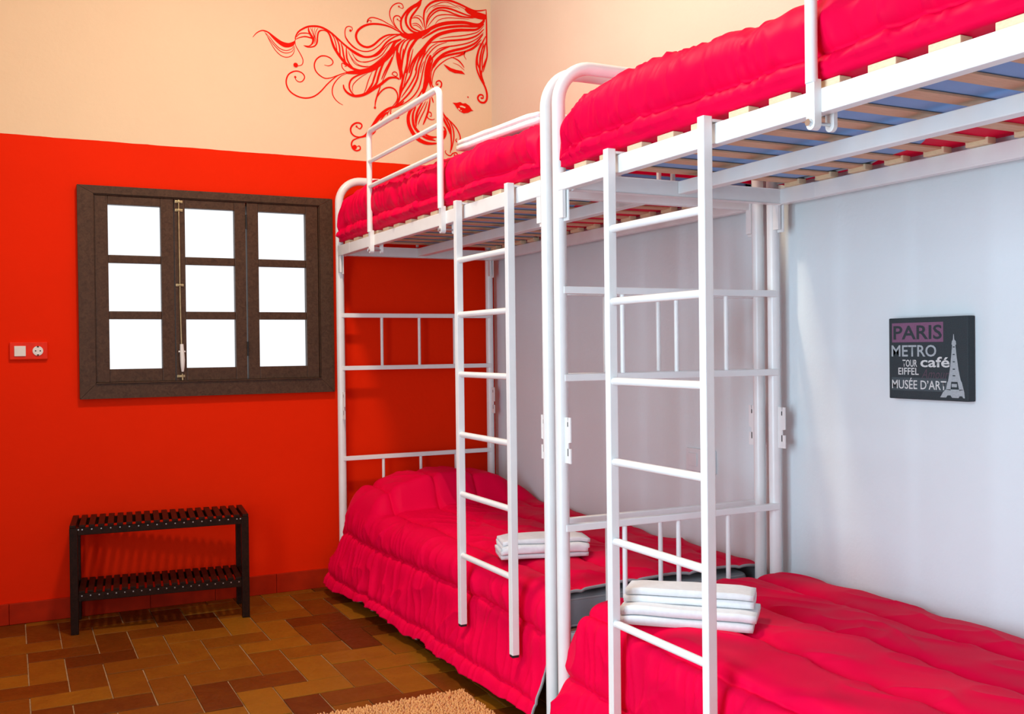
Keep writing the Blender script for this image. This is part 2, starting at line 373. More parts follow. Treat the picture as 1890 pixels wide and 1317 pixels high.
# ================================================================== DECAL on the cream band
DECAL_STROKES = [
 (4.5,(-1299,2747),(-1282,2768),(-1264,2781),(-1247,2786),(-1226,2782),(-1202,2768),(-1178,2750),(-1154,2738),(-1130,2736),(-1108,2743),(-1090,2755),(-1085,2774)),
 (4.2,(-1250,2785),(-1223,2779),(-1202,2759),(-1178,2738),(-1151,2722),(-1126,2720),(-1101,2730),(-1091,2742)),
 (13.2,(-1216,2776),(-1189,2754),(-1164,2738),(-1137,2731),(-1108,2735),(-1089,2751)),
 (2.8,(-1242,2780),(-1216,2757),(-1192,2729),(-1168,2709),(-1137,2701),(-1109,2712),(-1093,2731)),
 (2.8,(-1237,2773),(-1213,2742),(-1189,2715),(-1162,2694),(-1134,2689),(-1105,2701),(-1092,2728)),
 (2.8,(-1234,2772),(-1213,2733),(-1190,2698),(-1162,2674),(-1134,2668),(-1109,2678),(-1095,2699),(-1091,2724)),
 (7.0,(-1089,2763),(-1085,2779),(-1072,2802),(-1050,2820),(-1022,2835),(-989,2842),(-960,2842),(-931,2834),(-902,2819),(-873,2798),(-840,2773),(-807,2752),(-770,2735),(-733,2722),(-705,2720)),
 (3.8,(-1083,2774),(-1065,2794),(-1044,2800),(-1022,2801),(-1006,2796)),
 (4.9,(-1087,2763),(-1065,2775),(-1040,2783),(-1019,2782),(-1001,2778),(-998,2768),(-1005,2749),(-1019,2738),(-1044,2737)),
 (5.2,(-1046,2738),(-1027,2732),(-1005,2735),(-987,2744),(-976,2763),(-974,2788),(-970,2810),(-961,2822),(-946,2827),(-932,2826),(-917,2817)),
 (7.7,(-1020,2830),(-1018,2814),(-1010,2798),(-999,2781),(-997,2764),(-1001,2749)),
 (2.1,(-1011,2831),(-1004,2820),(-995,2796),(-990,2772),(-990,2751)),
 (2.1,(-1000,2834),(-999,2810),(-988,2783),(-985,2755)),
 (2.1,(-986,2836),(-992,2807),(-983,2780),(-981,2755)),
 (2.4,(-970,2836),(-982,2815),(-985,2790)),
 (9.7,(-928,2830),(-910,2807),(-898,2773),(-887,2746),(-867,2716),(-842,2687),(-820,2668),(-794,2653),(-764,2646),(-730,2648),(-706,2660)),
 (3.8,(-902,2815),(-888,2796),(-879,2768),(-874,2740),(-871,2726)),
 (5.2,(-881,2800),(-866,2777),(-859,2746),(-856,2710),(-845,2694)),
 (5.9,(-852,2774),(-844,2751),(-839,2716),(-831,2685),(-823,2671)),
 (5.9,(-824,2757),(-823,2729),(-821,2700),(-808,2673),(-790,2657)),
 (2.1,(-815,2740),(-804,2717),(-786,2694),(-760,2675),(-730,2670),(-706,2674)),
 (2.4,(-796,2736),(-782,2712),(-760,2695),(-730,2690),(-705,2694)),
 (3.1,(-1089,2756),(-1086,2732),(-1073,2709),(-1059,2686),(-1050,2663),(-1055,2641),(-1074,2632),(-1089,2632)),
 (4.9,(-1089,2576),(-1088,2562),(-1072,2552),(-1054,2558),(-1043,2579),(-1054,2597),(-1078,2605),(-1103,2599),(-1125,2582),(-1136,2555),(-1134,2527),(-1119,2501),(-1091,2483),(-1055,2474),(-1019,2478),(-987,2493),(-958,2519),(-928,2554),(-898,2584),(-869,2607),(-828,2625),(-783,2633),(-738,2638)),
 (4.5,(-941,2652),(-919,2650),(-901,2659),(-895,2674),(-908,2690),(-933,2698),(-959,2694),(-982,2674),(-992,2648),(-987,2620),(-967,2598),(-938,2585),(-909,2590),(-876,2605),(-843,2621)),
 (3.8,(-845,2458),(-870,2470),(-892,2492),(-901,2520),(-895,2553),(-876,2583),(-850,2608),(-820,2623)),
 (3.5,(-835,2656),(-825,2659),(-833,2667),(-846,2672),(-849,2661),(-844,2646),(-828,2633),(-802,2629)),
 (3.5,(-801,2844),(-791,2849),(-793,2862),(-810,2865),(-825,2854),(-830,2828),(-824,2800),(-803,2774),(-778,2756),(-744,2747),(-705,2750)),
 (7.3,(-877,2802),(-850,2779),(-819,2757),(-778,2731),(-737,2719),(-699,2722),(-671,2735),(-638,2766),(-604,2810),(-561,2843),(-522,2861)),
 (3.9,(-832,2834),(-823,2804),(-796,2773),(-759,2751),(-722,2747),(-685,2758),(-647,2787),(-614,2822),(-575,2848),(-527,2863)),
 (8.1,(-522,2868),(-551,2880),(-589,2893),(-631,2898),(-678,2895),(-720,2882),(-756,2855),(-771,2824),(-763,2794),(-740,2775),(-708,2771),(-675,2788),(-637,2824),(-599,2847),(-551,2857),(-503,2864)),
 (3.9,(-692,2900),(-688,2909),(-702,2910),(-710,2898),(-706,2913),(-692,2925),(-669,2928),(-631,2921),(-589,2904),(-551,2889),(-522,2870)),
 (3.9,(-535,3004),(-516,2998),(-510,3007),(-520,3022),(-542,3022),(-568,3006),(-584,2979),(-586,2952),(-577,2926),(-560,2901),(-532,2878)),
 (4.3,(-543,2936),(-531,2930),(-524,2940),(-531,2953),(-545,2956),(-560,2949),(-566,2932),(-560,2910),(-541,2886),(-513,2867)),
 (7.3,(-403,3059),(-423,3042),(-453,3022),(-482,2998),(-507,2967),(-522,2938),(-524,2906),(-513,2880),(-484,2866),(-445,2867),(-406,2878)),
 (8.6,(-411,3058),(-423,3038),(-458,3008),(-487,2974),(-497,2941),(-490,2911),(-464,2887),(-425,2880),(-401,2884)),
 (7.7,(-408,3054),(-416,3030),(-438,2999),(-463,2964),(-472,2936),(-466,2909),(-440,2895),(-406,2890)),
 (12.8,(-406,3059),(-428,3033),(-453,3016),(-477,2994)),
 (4.3,(-463,2953),(-444,2960),(-424,2958),(-408,2940),(-398,2914)),
 (3.4,(-464,2923),(-444,2930),(-425,2926),(-410,2912),(-401,2900)),
 (3.0,(-459,2915),(-440,2920),(-420,2911),(-406,2897)),
 (2.6,(-454,2963),(-429,2973),(-405,2965),(-395,2946)),
 (8.1,(-386,2902),(-393,2937),(-395,2974),(-387,3011),(-359,3045),(-320,3067),(-274,3078),(-229,3077),(-179,3066),(-133,3052),(-97,3045),(-61,3050),(-27,3060)),
 (7.3,(-383,2911),(-375,2962),(-355,2997),(-320,3025),(-275,3036),(-230,3033),(-179,3022),(-128,3013),(-51,3016)),
 (5.6,(-381,2925),(-365,2964),(-340,2995),(-305,3018),(-260,3020),(-215,3010),(-164,3003),(-103,3007),(-41,3011)),
 (3.9,(-376,2917),(-351,2952),(-321,2984),(-280,2998),(-230,3003),(-180,2999),(-103,3002)),
 (3.0,(-331,2941),(-306,2967),(-256,2984),(-195,2990),(-129,2994)),
 (3.0,(-380,2994),(-360,3024),(-330,3042),(-290,3062),(-255,3067),(-214,3056),(-184,3042)),
 (2.6,(-345,3024),(-320,3039),(-285,3046),(-245,3047),(-204,3046)),
 (2.6,(-209,3059),(-179,3054),(-154,3044),(-133,3028)),
 (20.5,(-154,3046),(-123,3034),(-82,3026),(-27,3027)),
 (17.1,(-103,3014),(-61,3015),(-28,3012)),
 (6.4,(-27,3062),(-26,2996),(-26,2926),(-26,2869),(-24,2813)),
 (12.8,(-30,3024),(-51,2988),(-83,2970),(-154,2972),(-205,2966),(-266,2954),(-316,2936),(-361,2910),(-406,2876),(-455,2856),(-503,2850)),
 (9.4,(-36,3000),(-62,2968),(-103,2958),(-165,2952),(-216,2943),(-266,2931),(-316,2913),(-366,2881),(-406,2853)),
 (22.2,(-532,2862),(-479,2855),(-416,2875),(-356,2910)),
 (12.0,(-41,2980),(-83,2946),(-134,2935),(-191,2927),(-246,2913),(-307,2889),(-352,2856),(-397,2804),(-437,2758),(-466,2714),(-482,2662)),
 (10.3,(-406,2862),(-431,2852),(-455,2824),(-480,2780),(-490,2729),(-499,2660)),
 (6.8,(-455,2847),(-480,2830),(-499,2792),(-514,2745),(-520,2708),(-525,2662)),
 (6.0,(-474,2845),(-504,2827),(-523,2793),(-531,2752),(-529,2707),(-532,2670)),
 (7.7,(-503,2839),(-530,2815),(-545,2786),(-548,2745),(-544,2705),(-535,2661)),
 (12.8,(-523,2836),(-557,2816),(-576,2782),(-600,2743),(-639,2703),(-686,2666),(-742,2647)),
 (3.4,(-532,2833),(-580,2809),(-605,2779),(-634,2739),(-681,2707),(-728,2692),(-769,2696),(-792,2729)),
 (4.3,(-552,2828),(-590,2807),(-619,2777),(-657,2736),(-704,2720),(-732,2718)),
 (3.0,(-562,2806),(-605,2756),(-648,2711),(-695,2674),(-737,2667),(-779,2678),(-806,2718),(-812,2735)),
 (3.9,(-41,2971),(-78,2933),(-125,2913),(-186,2896),(-247,2883),(-307,2866)),
 (7.3,(-41,2952),(-83,2913),(-135,2888),(-196,2873),(-257,2861),(-312,2849),(-352,2840)),
 (4.7,(-44,2933),(-84,2895),(-136,2865),(-207,2842),(-263,2828),(-308,2811),(-348,2774)),
 (9.4,(-47,2923),(-94,2870),(-156,2836),(-218,2815),(-273,2792),(-308,2765),(-334,2730),(-349,2700)),
 (7.7,(-58,2893),(-105,2845),(-157,2815),(-218,2796),(-268,2779),(-309,2755),(-344,2705)),
 (4.7,(-63,2874),(-110,2835),(-151,2816),(-187,2793),(-218,2780)),
 (7.3,(-352,2842),(-377,2820),(-397,2786),(-427,2737),(-448,2680)),
 (3.9,(-318,2842),(-352,2819),(-378,2788),(-408,2739),(-428,2682)),
 (3.9,(-262,2853),(-318,2828),(-358,2791),(-388,2742),(-404,2685)),
 (6.4,(-232,2839),(-293,2808),(-333,2776),(-364,2735),(-379,2688)),
 (7.3,(-31,2915),(-53,2875),(-74,2835),(-85,2787),(-80,2750),(-60,2714)),
 (6.0,(-29,2888),(-43,2839),(-54,2790),(-55,2715)),
 (6.0,(-27,2869),(-24,2813),(-36,2764),(-50,2716)),
 (3.9,(-34,2877),(-59,2827),(-70,2779),(-65,2733)),
 (5.1,(-243,2775),(-218,2771),(-193,2760),(-173,2741),(-163,2726)),
 (3.9,(-233,2776),(-198,2785),(-167,2800),(-157,2815),(-162,2792),(-150,2772)),
 (2.3,(-230,2746),(-198,2738),(-172,2721),(-161,2713)),
 (7.7,(-61,2872),(-78,2830),(-90,2780),(-88,2731),(-69,2684),(-42,2642),(-29,2604),(-30,2569),(-46,2550),(-71,2552),(-84,2571),(-73,2589),(-54,2589),(-52,2574),(-62,2570)),
 (4.5,(-23,2877),(-24,2812),(-41,2766),(-58,2719),(-56,2690),(-40,2652)),
 (7.7,(-45,2874),(-62,2813),(-68,2763),(-69,2723),(-58,2680),(-42,2647)),
 (5.4,(-349,2715),(-357,2671),(-358,2632),(-347,2604),(-327,2598),(-303,2607),(-297,2629),(-310,2641),(-326,2633),(-329,2618),(-318,2618)),
 (4.1,(-219,2779),(-261,2762),(-304,2730),(-336,2693),(-349,2652),(-352,2618)),
 (20.3,(-358,2772),(-372,2722),(-380,2678),(-383,2639),(-392,2605),(-405,2560)),
 (7.7,(-345,2754),(-359,2709),(-368,2660),(-365,2622),(-358,2598)),
 (5.0,(-325,2752),(-343,2721),(-353,2686)),
 (10.8,(-272,2797),(-319,2753),(-349,2715)),
 (6.3,(-402,2800),(-433,2754),(-460,2698),(-476,2648),(-502,2602),(-528,2557),(-543,2508),(-569,2477)),
 (5.9,(-407,2785),(-423,2755),(-439,2700),(-445,2661),(-471,2610),(-502,2564),(-528,2528)),
 (6.8,(-386,2793),(-402,2757),(-424,2697),(-435,2643),(-456,2598),(-487,2551),(-538,2499),(-579,2466)),
 (5.0,(-376,2775),(-387,2745),(-403,2685),(-414,2636),(-430,2586),(-462,2540),(-508,2502),(-549,2478)),
 (5.0,(-383,2630),(-410,2579),(-436,2538),(-462,2511)),
 (3.2,(-398,2734),(-411,2703),(-419,2669)),
 (6.3,(-474,2792),(-484,2747),(-501,2684),(-517,2624),(-528,2566),(-538,2527)),
 (5.0,(-458,2794),(-469,2749),(-485,2690),(-501,2636),(-515,2587)),
 (8.1,(-512,2787),(-518,2743),(-526,2681),(-519,2624),(-532,2575),(-538,2527),(-559,2497)),
 (10.8,(-540,2764),(-541,2717),(-531,2675),(-532,2623)),
 (5.4,(-552,2782),(-550,2735),(-541,2698),(-529,2661)),
 (4.5,(-560,2767),(-581,2712),(-607,2657),(-632,2602)),
 (5.4,(-576,2736),(-596,2696),(-617,2656),(-637,2611)),
 (8.1,(-616,2713),(-636,2673),(-652,2628),(-667,2584),(-707,2543)),
 (6.3,(-636,2706),(-661,2660),(-676,2616),(-692,2572),(-722,2536)),
 (4.5,(-661,2665),(-672,2626),(-687,2587),(-717,2542)),
 (3.2,(-686,2648),(-706,2604),(-722,2555),(-732,2531)),
 (2.7,(-711,2636),(-745,2614),(-780,2582),(-794,2557),(-792,2529)),
 (5.9,(-666,2660),(-711,2641),(-760,2621),(-794,2599),(-809,2574),(-809,2546),(-795,2524),(-780,2514)),
 (9.9,(-842,2563),(-838,2543),(-819,2522),(-785,2511),(-746,2518),(-712,2535),(-677,2560),(-642,2585),(-607,2615),(-587,2626),(-557,2630),(-537,2622)),
 (17.1,(-534,2813),(-585,2750),(-636,2701),(-686,2662),(-735,2643),(-784,2632),(-827,2625)),
 (3.6,(-537,2627),(-562,2638),(-577,2646),(-567,2659),(-552,2656),(-549,2642),(-562,2636)),
 (5.4,(-640,2583),(-653,2548),(-663,2519),(-671,2490),(-674,2462)),
 (5.4,(-673,2495),(-658,2524),(-628,2560),(-593,2575),(-563,2567),(-548,2540),(-554,2507),(-579,2476)),
 (9.9,(-513,2511),(-544,2484),(-589,2468),(-619,2450),(-650,2422),(-675,2386),(-690,2362),(-720,2321),(-740,2306),(-769,2299)),
 (3.6,(-579,2466),(-615,2434),(-640,2404),(-645,2396)),
 (3.6,(-594,2455),(-604,2440),(-607,2426)),
 (3.6,(-584,2456),(-590,2441),(-580,2433)),
 (6.8,(-609,2444),(-650,2408),(-680,2372),(-695,2347)),
 (3.6,(-565,2415),(-545,2420),(-542,2432)),
 (5.9,(-775,2354),(-758,2344),(-746,2359),(-753,2372),(-775,2373),(-797,2359),(-807,2337),(-800,2315),(-778,2302),(-744,2303),(-725,2309)),
 (5.4,(-725,2307),(-764,2297),(-793,2283),(-803,2263),(-796,2240),(-777,2230),(-757,2239),(-760,2255),(-774,2252)),
 (5.0,(-725,2305),(-695,2319),(-670,2340)),
 (13.5,(-442,2499),(-473,2472),(-489,2437),(-489,2398),(-474,2362),(-449,2330),(-414,2309),(-372,2300),(-330,2304)),
 (9.9,(-447,2488),(-463,2449),(-464,2410),(-454,2378),(-423,2347),(-387,2326),(-336,2318)),
 (8.1,(-406,2521),(-437,2466),(-448,2421),(-446,2383)),
 (4.1,(-390,2523),(-416,2477),(-438,2432),(-446,2393)),
 (4.1,(-380,2524),(-396,2479),(-422,2428),(-436,2394)),
 (6.8,(-364,2545),(-370,2506),(-380,2461),(-396,2421),(-407,2396)),
 (5.0,(-356,2550),(-351,2536),(-346,2518)),
 (8.1,(-408,2367),(-392,2345),(-361,2335),(-325,2338)),
 (4.1,(-418,2347),(-387,2331),(-346,2327)),
 (5.0,(-460,2324),(-424,2304),(-383,2295),(-341,2301)),
 (4.1,(-370,2448),(-360,2446),(-360,2463),(-375,2467),(-386,2451),(-376,2433),(-355,2428),(-339,2434)),
 (5.0,(-304,2512),(-292,2474),(-271,2447),(-239,2421),(-213,2394),(-195,2361),(-192,2337),(-206,2321),(-219,2330),(-211,2340)),
 (6.8,(-304,2507),(-286,2460),(-266,2428),(-250,2396),(-246,2352),(-244,2304),(-252,2259)),
 (9.0,(-302,2464),(-282,2427),(-261,2390),(-248,2357)),
 (5.4,(-266,2448),(-245,2416),(-232,2383),(-230,2339),(-244,2274)),
 (7.2,(-295,2399),(-282,2388),(-276,2364),(-285,2339),(-296,2328)),
 (4.1,(-276,2272),(-281,2262),(-268,2248),(-250,2245),(-236,2258),(-215,2262),(-207,2243),(-220,2244),(-231,2248)),
]
DECAL_DOTS = [(-1088,2634,11.8), (-1091,2574,5.6), (-801,2844,6.3), (-535,3005,4.7), (-544,2937,4.3), (-143,2570,4.1), (-320,2621,4.5), (-674,2461,6.3), (-775,2355,5.4), (-786,2248,11.7), (-62,2573,5.4), (-227,2250,4.1)]
DECAL_FILLS = [[(-286,2733),(-267,2727),(-241,2716),(-209,2710),(-177,2708),(-158,2691),(-183,2692),(-220,2691),(-252,2700),(-270,2715)], [(-235,2531),(-211,2532),(-190,2539),(-174,2532),(-158,2536),(-136,2524),(-120,2503),(-110,2499),(-126,2495),(-142,2485),(-169,2479),(-191,2487),(-209,2502),(-222,2520)], [(-294,2372),(-280,2381),(-275,2360),(-285,2339),(-297,2329)]]
DECAL_GAPS = [[(-193,2518),(-179,2520),(-158,2514),(-161,2507),(-180,2511),(-190,2512)], [(-204,2502),(-197,2506),(-190,2500),(-196,2494)], [(-190,2493),(-185,2495),(-181,2492),(-186,2488)]]

def catmull(P, per=6):
    P = [np.array(p, float) for p in P]; Q = [2*P[0]-P[1]]+P+[2*P[-1]-P[-2]]; out = []
    for i in range(1, len(Q)-2):
        for k in range(per):
            t = k/per; a, b, c, d = Q[i-1:i+3]
            out.append(0.5*((2*b)+(c-a)*t+(2*a-5*b+4*c-d)*t*t+(3*b-a-3*c+d)*t**3))
    out.append(Q[-2]); return np.array(out)
def decal():
    mb = MB((-0.65, 0, 2.65))
    Y = -0.0012
    for k, (w, *P) in enumerate(DECAL_STROKES):
        Y = -0.0010-k*1.2e-5
        C = catmull(P)/1000.0; n = len(C)
        T = np.gradient(C, axis=0); T /= np.linalg.norm(T, axis=1)[:, None]+1e-9
        Nn = np.stack([-T[:, 1], T[:, 0]], 1)
        t = np.linspace(0, 1, n); prof = 0.30+0.70*np.sin(np.pi*t)**0.6
        h = (1.5*w/2000.0*prof)[:, None]
        a, b = C+Nn*h, C-Nn*h
        a[:, 0] = np.minimum(a[:, 0], -0.003); b[:, 0] = np.minimum(b[:, 0], -0.003)
        mb.add([(q[0], Y, q[1]) for q in a]+[(q[0], Y, q[1]) for q in b], [(i, i+1, n+i+1, n+i) for i in range(n-1)])
    Y = -0.0028
    for x, z, r in DECAL_DOTS:
        mb.add([(x/1000+r/1000*math.cos(k*math.pi/9), Y-0.0001, z/1000+r/1000*math.sin(k*math.pi/9)) for k in range(18)], [tuple(range(18))])
    for P in DECAL_FILLS:
        mb.add([(x/1000, Y-0.0002, z/1000) for x, z in P], [tuple(range(len(P)))])
    o = mb.build('wall_decal', m_decal); o.location = (-0.65, 0, 2.65)
    g = MB((-0.65, 0, 2.65))
    for P in DECAL_GAPS: g.add([(x/1000, Y-0.0008, z/1000) for x, z in P], [tuple(range(len(P)))])
    g.build('lip_highlight', m_gap, o)
    tag(o, 'red line drawing of a sleeping woman\'s face with flowing hair on the cream wall', 'wall decal')
decal()

# ================================================================== CANVAS PRINT on the right wall
m_canvas = simple('charcoal_canvas', (0.022, 0.034, 0.040), 0.75, 0.15, 300, bmp=0.2)
m_mauve = simple('mauve_print', (0.20, 0.085, 0.16), 0.8, 0.08, 200)
m_ink = simple('charcoal_ink', (0.024, 0.036, 0.042), 0.8, 0.1, 200)
m_pale = simple('pale_print', (0.62, 0.63, 0.62), 0.8, 0.1, 200)
m_mid = simple('grey_print', (0.36, 0.40, 0.42), 0.8, 0.1, 200)
m_band = simple('slate_print', (0.055, 0.075, 0.085), 0.8, 0.1, 200)
m_plum = simple('plum_print', (0.085, 0.055, 0.075), 0.8, 0.1, 200)
def canvas():
    Y0, Y1, Z0, Z1, XF = -2.800, -3.078, 1.0405, 1.2790, -0.030
    org = (XF, (Y0+Y1)/2, Z0)
    body = MB(org).box((XF, Y1, Z0), (-0.0015, Y0, Z1), bev=0.003).build('canvas_print', m_canvas); body.location = org
    def U(u, v, d): return (XF-d, Y0+(Y1-Y0)*u, Z1-(Z1-Z0)*v)
    def quad(name, u0, v0, u1, v1, mat, d): MB(org).add([U(u0, v0, d), U(u1, v0, d), U(u1, v1, d), U(u0, v1, d)], [(0, 1, 2, 3)]).build(name, mat, body)
    quad('print_block', 0.045, 0.062, 0.705, 0.300, m_mauve, 0.0004)
    quad('print_band', 0.035, 0.735, 0.745, 0.895, m_band, 0.0004)
    def text(s, u0, v0, u1, v1, mat, bold=0.0, shear=0.0, d=0.0008):
        c = bpy.data.curves.new('lettering', 'FONT'); c.body = s; c.offset = bold; c.shear = shear; c.resolution_u = 3
        o = bpy.data.objects.new('lettering', c); COL.objects.link(o)
        bpy.context.view_layer.update()
        me = bpy.data.meshes.new_from_object(o.evaluated_get(bpy.context.evaluated_depsgraph_get()))
        bpy.data.objects.remove(o); bpy.data.curves.remove(c)
        co = np.array([v.co[:] for v in me.vertices]); lo, hi = co.min(0), co.max(0)
        for v in me.vertices:
            a = (v.co.x-lo[0])/(hi[0]-lo[0]); b = (v.co.y-lo[1])/(hi[1]-lo[1])
            v.co = Vector(U(u0+(u1-u0)*a, v1+(v0-v1)*b, d))-Vector(org)
        me.name = 'lettering'; me.materials.clear(); me.materials.append(mat)
        ob = link(bpy.data.objects.new('lettering', me), body); return ob
    text('PARIS', 0.065, 0.095, 0.690, 0.268, m_ink, 0.018)
    text('METRO', 0.038, 0.335, 0.620, 0.478, m_mid, 0.014)
    text('TOUR', 0.185, 0.515, 0.375, 0.603, m_pale, 0.012)
    text('EIFFEL', 0.128, 0.615, 0.395, 0.700, m_pale, 0.012)
    text('caf\u00e9', 0.418, 0.478, 0.782, 0.605, m_pale, 0.018)
    text('Amour', 0.430, 0.628, 0.775, 0.740, m_plum, 0.0, 0.35)
    text('MUS\u00c9E D\u2019ART', 0.042, 0.738, 0.740, 0.875, m_pale, 0.008)
    # tower print
    L = [(0.829, 0.220), (0.824, 0.285), (0.812, 0.305), (0.806, 0.345), (0.814, 0.352), (0.800, 0.500), (0.785, 0.650), (0.765, 0.775), (0.762, 0.795), (0.755, 0.800), (0.735, 0.895), (0.700, 0.930), (0.665, 0.995)]
    A = [(0.725, 0.998), (0.745, 0.972), (0.790, 0.965), (0.825, 0.985), (0.845, 1.000), (0.900, 1.003)]
    Rr = [(0.835, 0.220), (0.840, 0.285), (0.858, 0.305), (0.862, 0.345), (0.853, 0.352), (0.868, 0.500), (0.888, 0.650), (0.912, 0.775), (0.920, 0.795), (0.925, 0.800), (0.948, 0.895), (0.955, 0.930), (0.960, 0.995)]
    k = (Z1-Z0)
    s = 0.965
    tw = MB(org)
    for i in range(len(L)-1):
        if i == 9 or i == 10: continue
        tw.add([U(L[i][0], L[i][1]*s, .001), U(Rr[i][0], Rr[i][1]*s, .001), U(Rr[i+1][0], Rr[i+1][1]*s, .001), U(L[i+1][0], L[i+1][1]*s, .001)], [(0, 1, 2, 3)])
    def q4(*p): tw.add([U(a, b*s, .001) for a, b in p], [tuple(range(len(p)))])
    q4((0.755, .800), (0.800, .800), (0.790, .905), (0.735, .895)); q4((0.875, .800), (0.925, .800), (0.948, .895), (0.895, .905))
    q4((0.735, .893), (0.948, .893), (0.955, .930), (0.700, .930)); q4((0.805, .825), (0.868, .825), (0.868, .865), (0.805, .865))
    tw.build('tower_print', m_mid, body)
    ar = MB(org)
    ar.add([U(a, b*s, .0014) for a, b in ((0.735, .998), (0.755, .968), (0.790, .966), (0.812, .998))], [(0, 1, 2, 3)])
    ar.add([U(a, b*s, .0014) for a, b in ((0.885, .998), (0.900, .972), (0.930, .972), (0.945, .998))], [(0, 1, 2, 3)])
    for v in (.37, .46, .55, .64, .72): ar.add([U(a, b*s, .0014) for a, b in ((0.829-.012*(v+.2), v), (0.838+.012*(v+.2), v), (0.838+.012*(v+.2), v+.012), (0.829-.012*(v+.2), v+.012))], [(0, 1, 2, 3)])
    tag(ar.build('tower_shading', m_ink, body), kind='stuff')
    tag(body, 'small square dark canvas print with Paris lettering on the white wall', 'picture')
canvas()

# ================================================================== BUNK BEDS
POST_R = 0.0202; LEN = 2.178
RAIL_B, RAIL_T = 1.6748, 1.7244
H_A, H_B, H_C = 1.3774, 1.1118, 0.6565
SPX = (-0.683, -0.478, -0.2785)
slat_me = MB().box((-0.400, -0.027, 0.0120), (0.400, 0.027, 0.0182), bev=0.0015).mesh('slat', m_slat)
slat_cap = MB().box((-0.016, -0.0345, 0.0), (0.016, 0.0345, 0.0186), bev=0.002).mesh('slat_tip', m_slatend)
def hook_plate(o, x, y, z0, z1, sgn, parent, mat):
    """slotted steel plate standing off a post along the bed"""
    w = 0.036; h = z1-z0
    prof = [(0, 0), (w, 0), (w, 0.32*h), (w*0.62, 0.32*h), (w*0.62, 0.44*h), (w, 0.46*h), (w, h), (w*0.72, h), (w*0.60, 0.86*h), (w*0.5, h), (0, h)]
    pl = MB(o).prism([(y+sgn*p[0], z0+p[1]) for p in prof], 0, x-0.0018, x+0.0018).build('hook_plate', mat, parent)
    for zz, hh in ((0.16, 0.16), (0.80, 0.10)):
        MB(o).box((x-0.0022, min(y+sgn*w*0.52, y+sgn*w*0.64), z0+zz*h), (x+0.0022, max(y+sgn*w*0.52, y+sgn*w*0.64), z0+(zz+hh)*h)).build('slot_shade', m_dark, pl)  # dark box paints the shade of a slot hole that isn't cut
def guard(o, parent, ya, yb, rail_out):
    """clamp-on guard rail from ya to yb (yb nearer)"""
    g = empty('guard_rail'); g.parent = parent
    x = rail_out-0.0145; r = 0.0128; zt = 2.188; rb = 0.035
    pts = [(x, ya, 1.735), (x, ya, zt-rb)]+arc((x, ya-rb, zt-rb), rb, 0, math.pi/2, (0, 1, 0), (0, 0, 1), 6)[1:]
    pts += arc((x, yb+rb, zt-rb), rb, math.pi/2, 0, (0, -1, 0), (0, 0, 1), 6)+[(x, yb, 1.735)]
    MB(o).tube(pts, r, 14).build('guard_tube', m_white, g)
    for z in (2.052, 1.940): MB(o).tube([(x, ya-0.008, z), (x, yb+0.008, z)], 0.0098, 12).build('guard_bar', m_white, g)
    for y in (ya, yb):
        for xx in (x-0.004, rail_out+0.0335):
            out = [(y-0.012, 1.742 if xx < rail_out else 1.690), (y+0.012, 1.742 if xx < rail_out else 1.690)]+[(y+0.012*math.cos(a*math.pi/8), 1.652-0.012*math.sin(a*math.pi/8)) for a in range(9)]
            MB(o).prism(out, 0, xx, xx+(0.0185 if xx < rail_out else 0.010)).build('clamp', m_white, g)
        MB(o).tube([(x-0.011, y, 1.6545), (rail_out+0.046, y, 1.6545)], 0.0040, 8).build('clamp_bolt', m_steel, g)
        MB(o).tube([(x-0.012, y, 1.6545), (x-0.0045, y, 1.6545)], 0.0075, 10).build('bolt_head', m_steel, g)
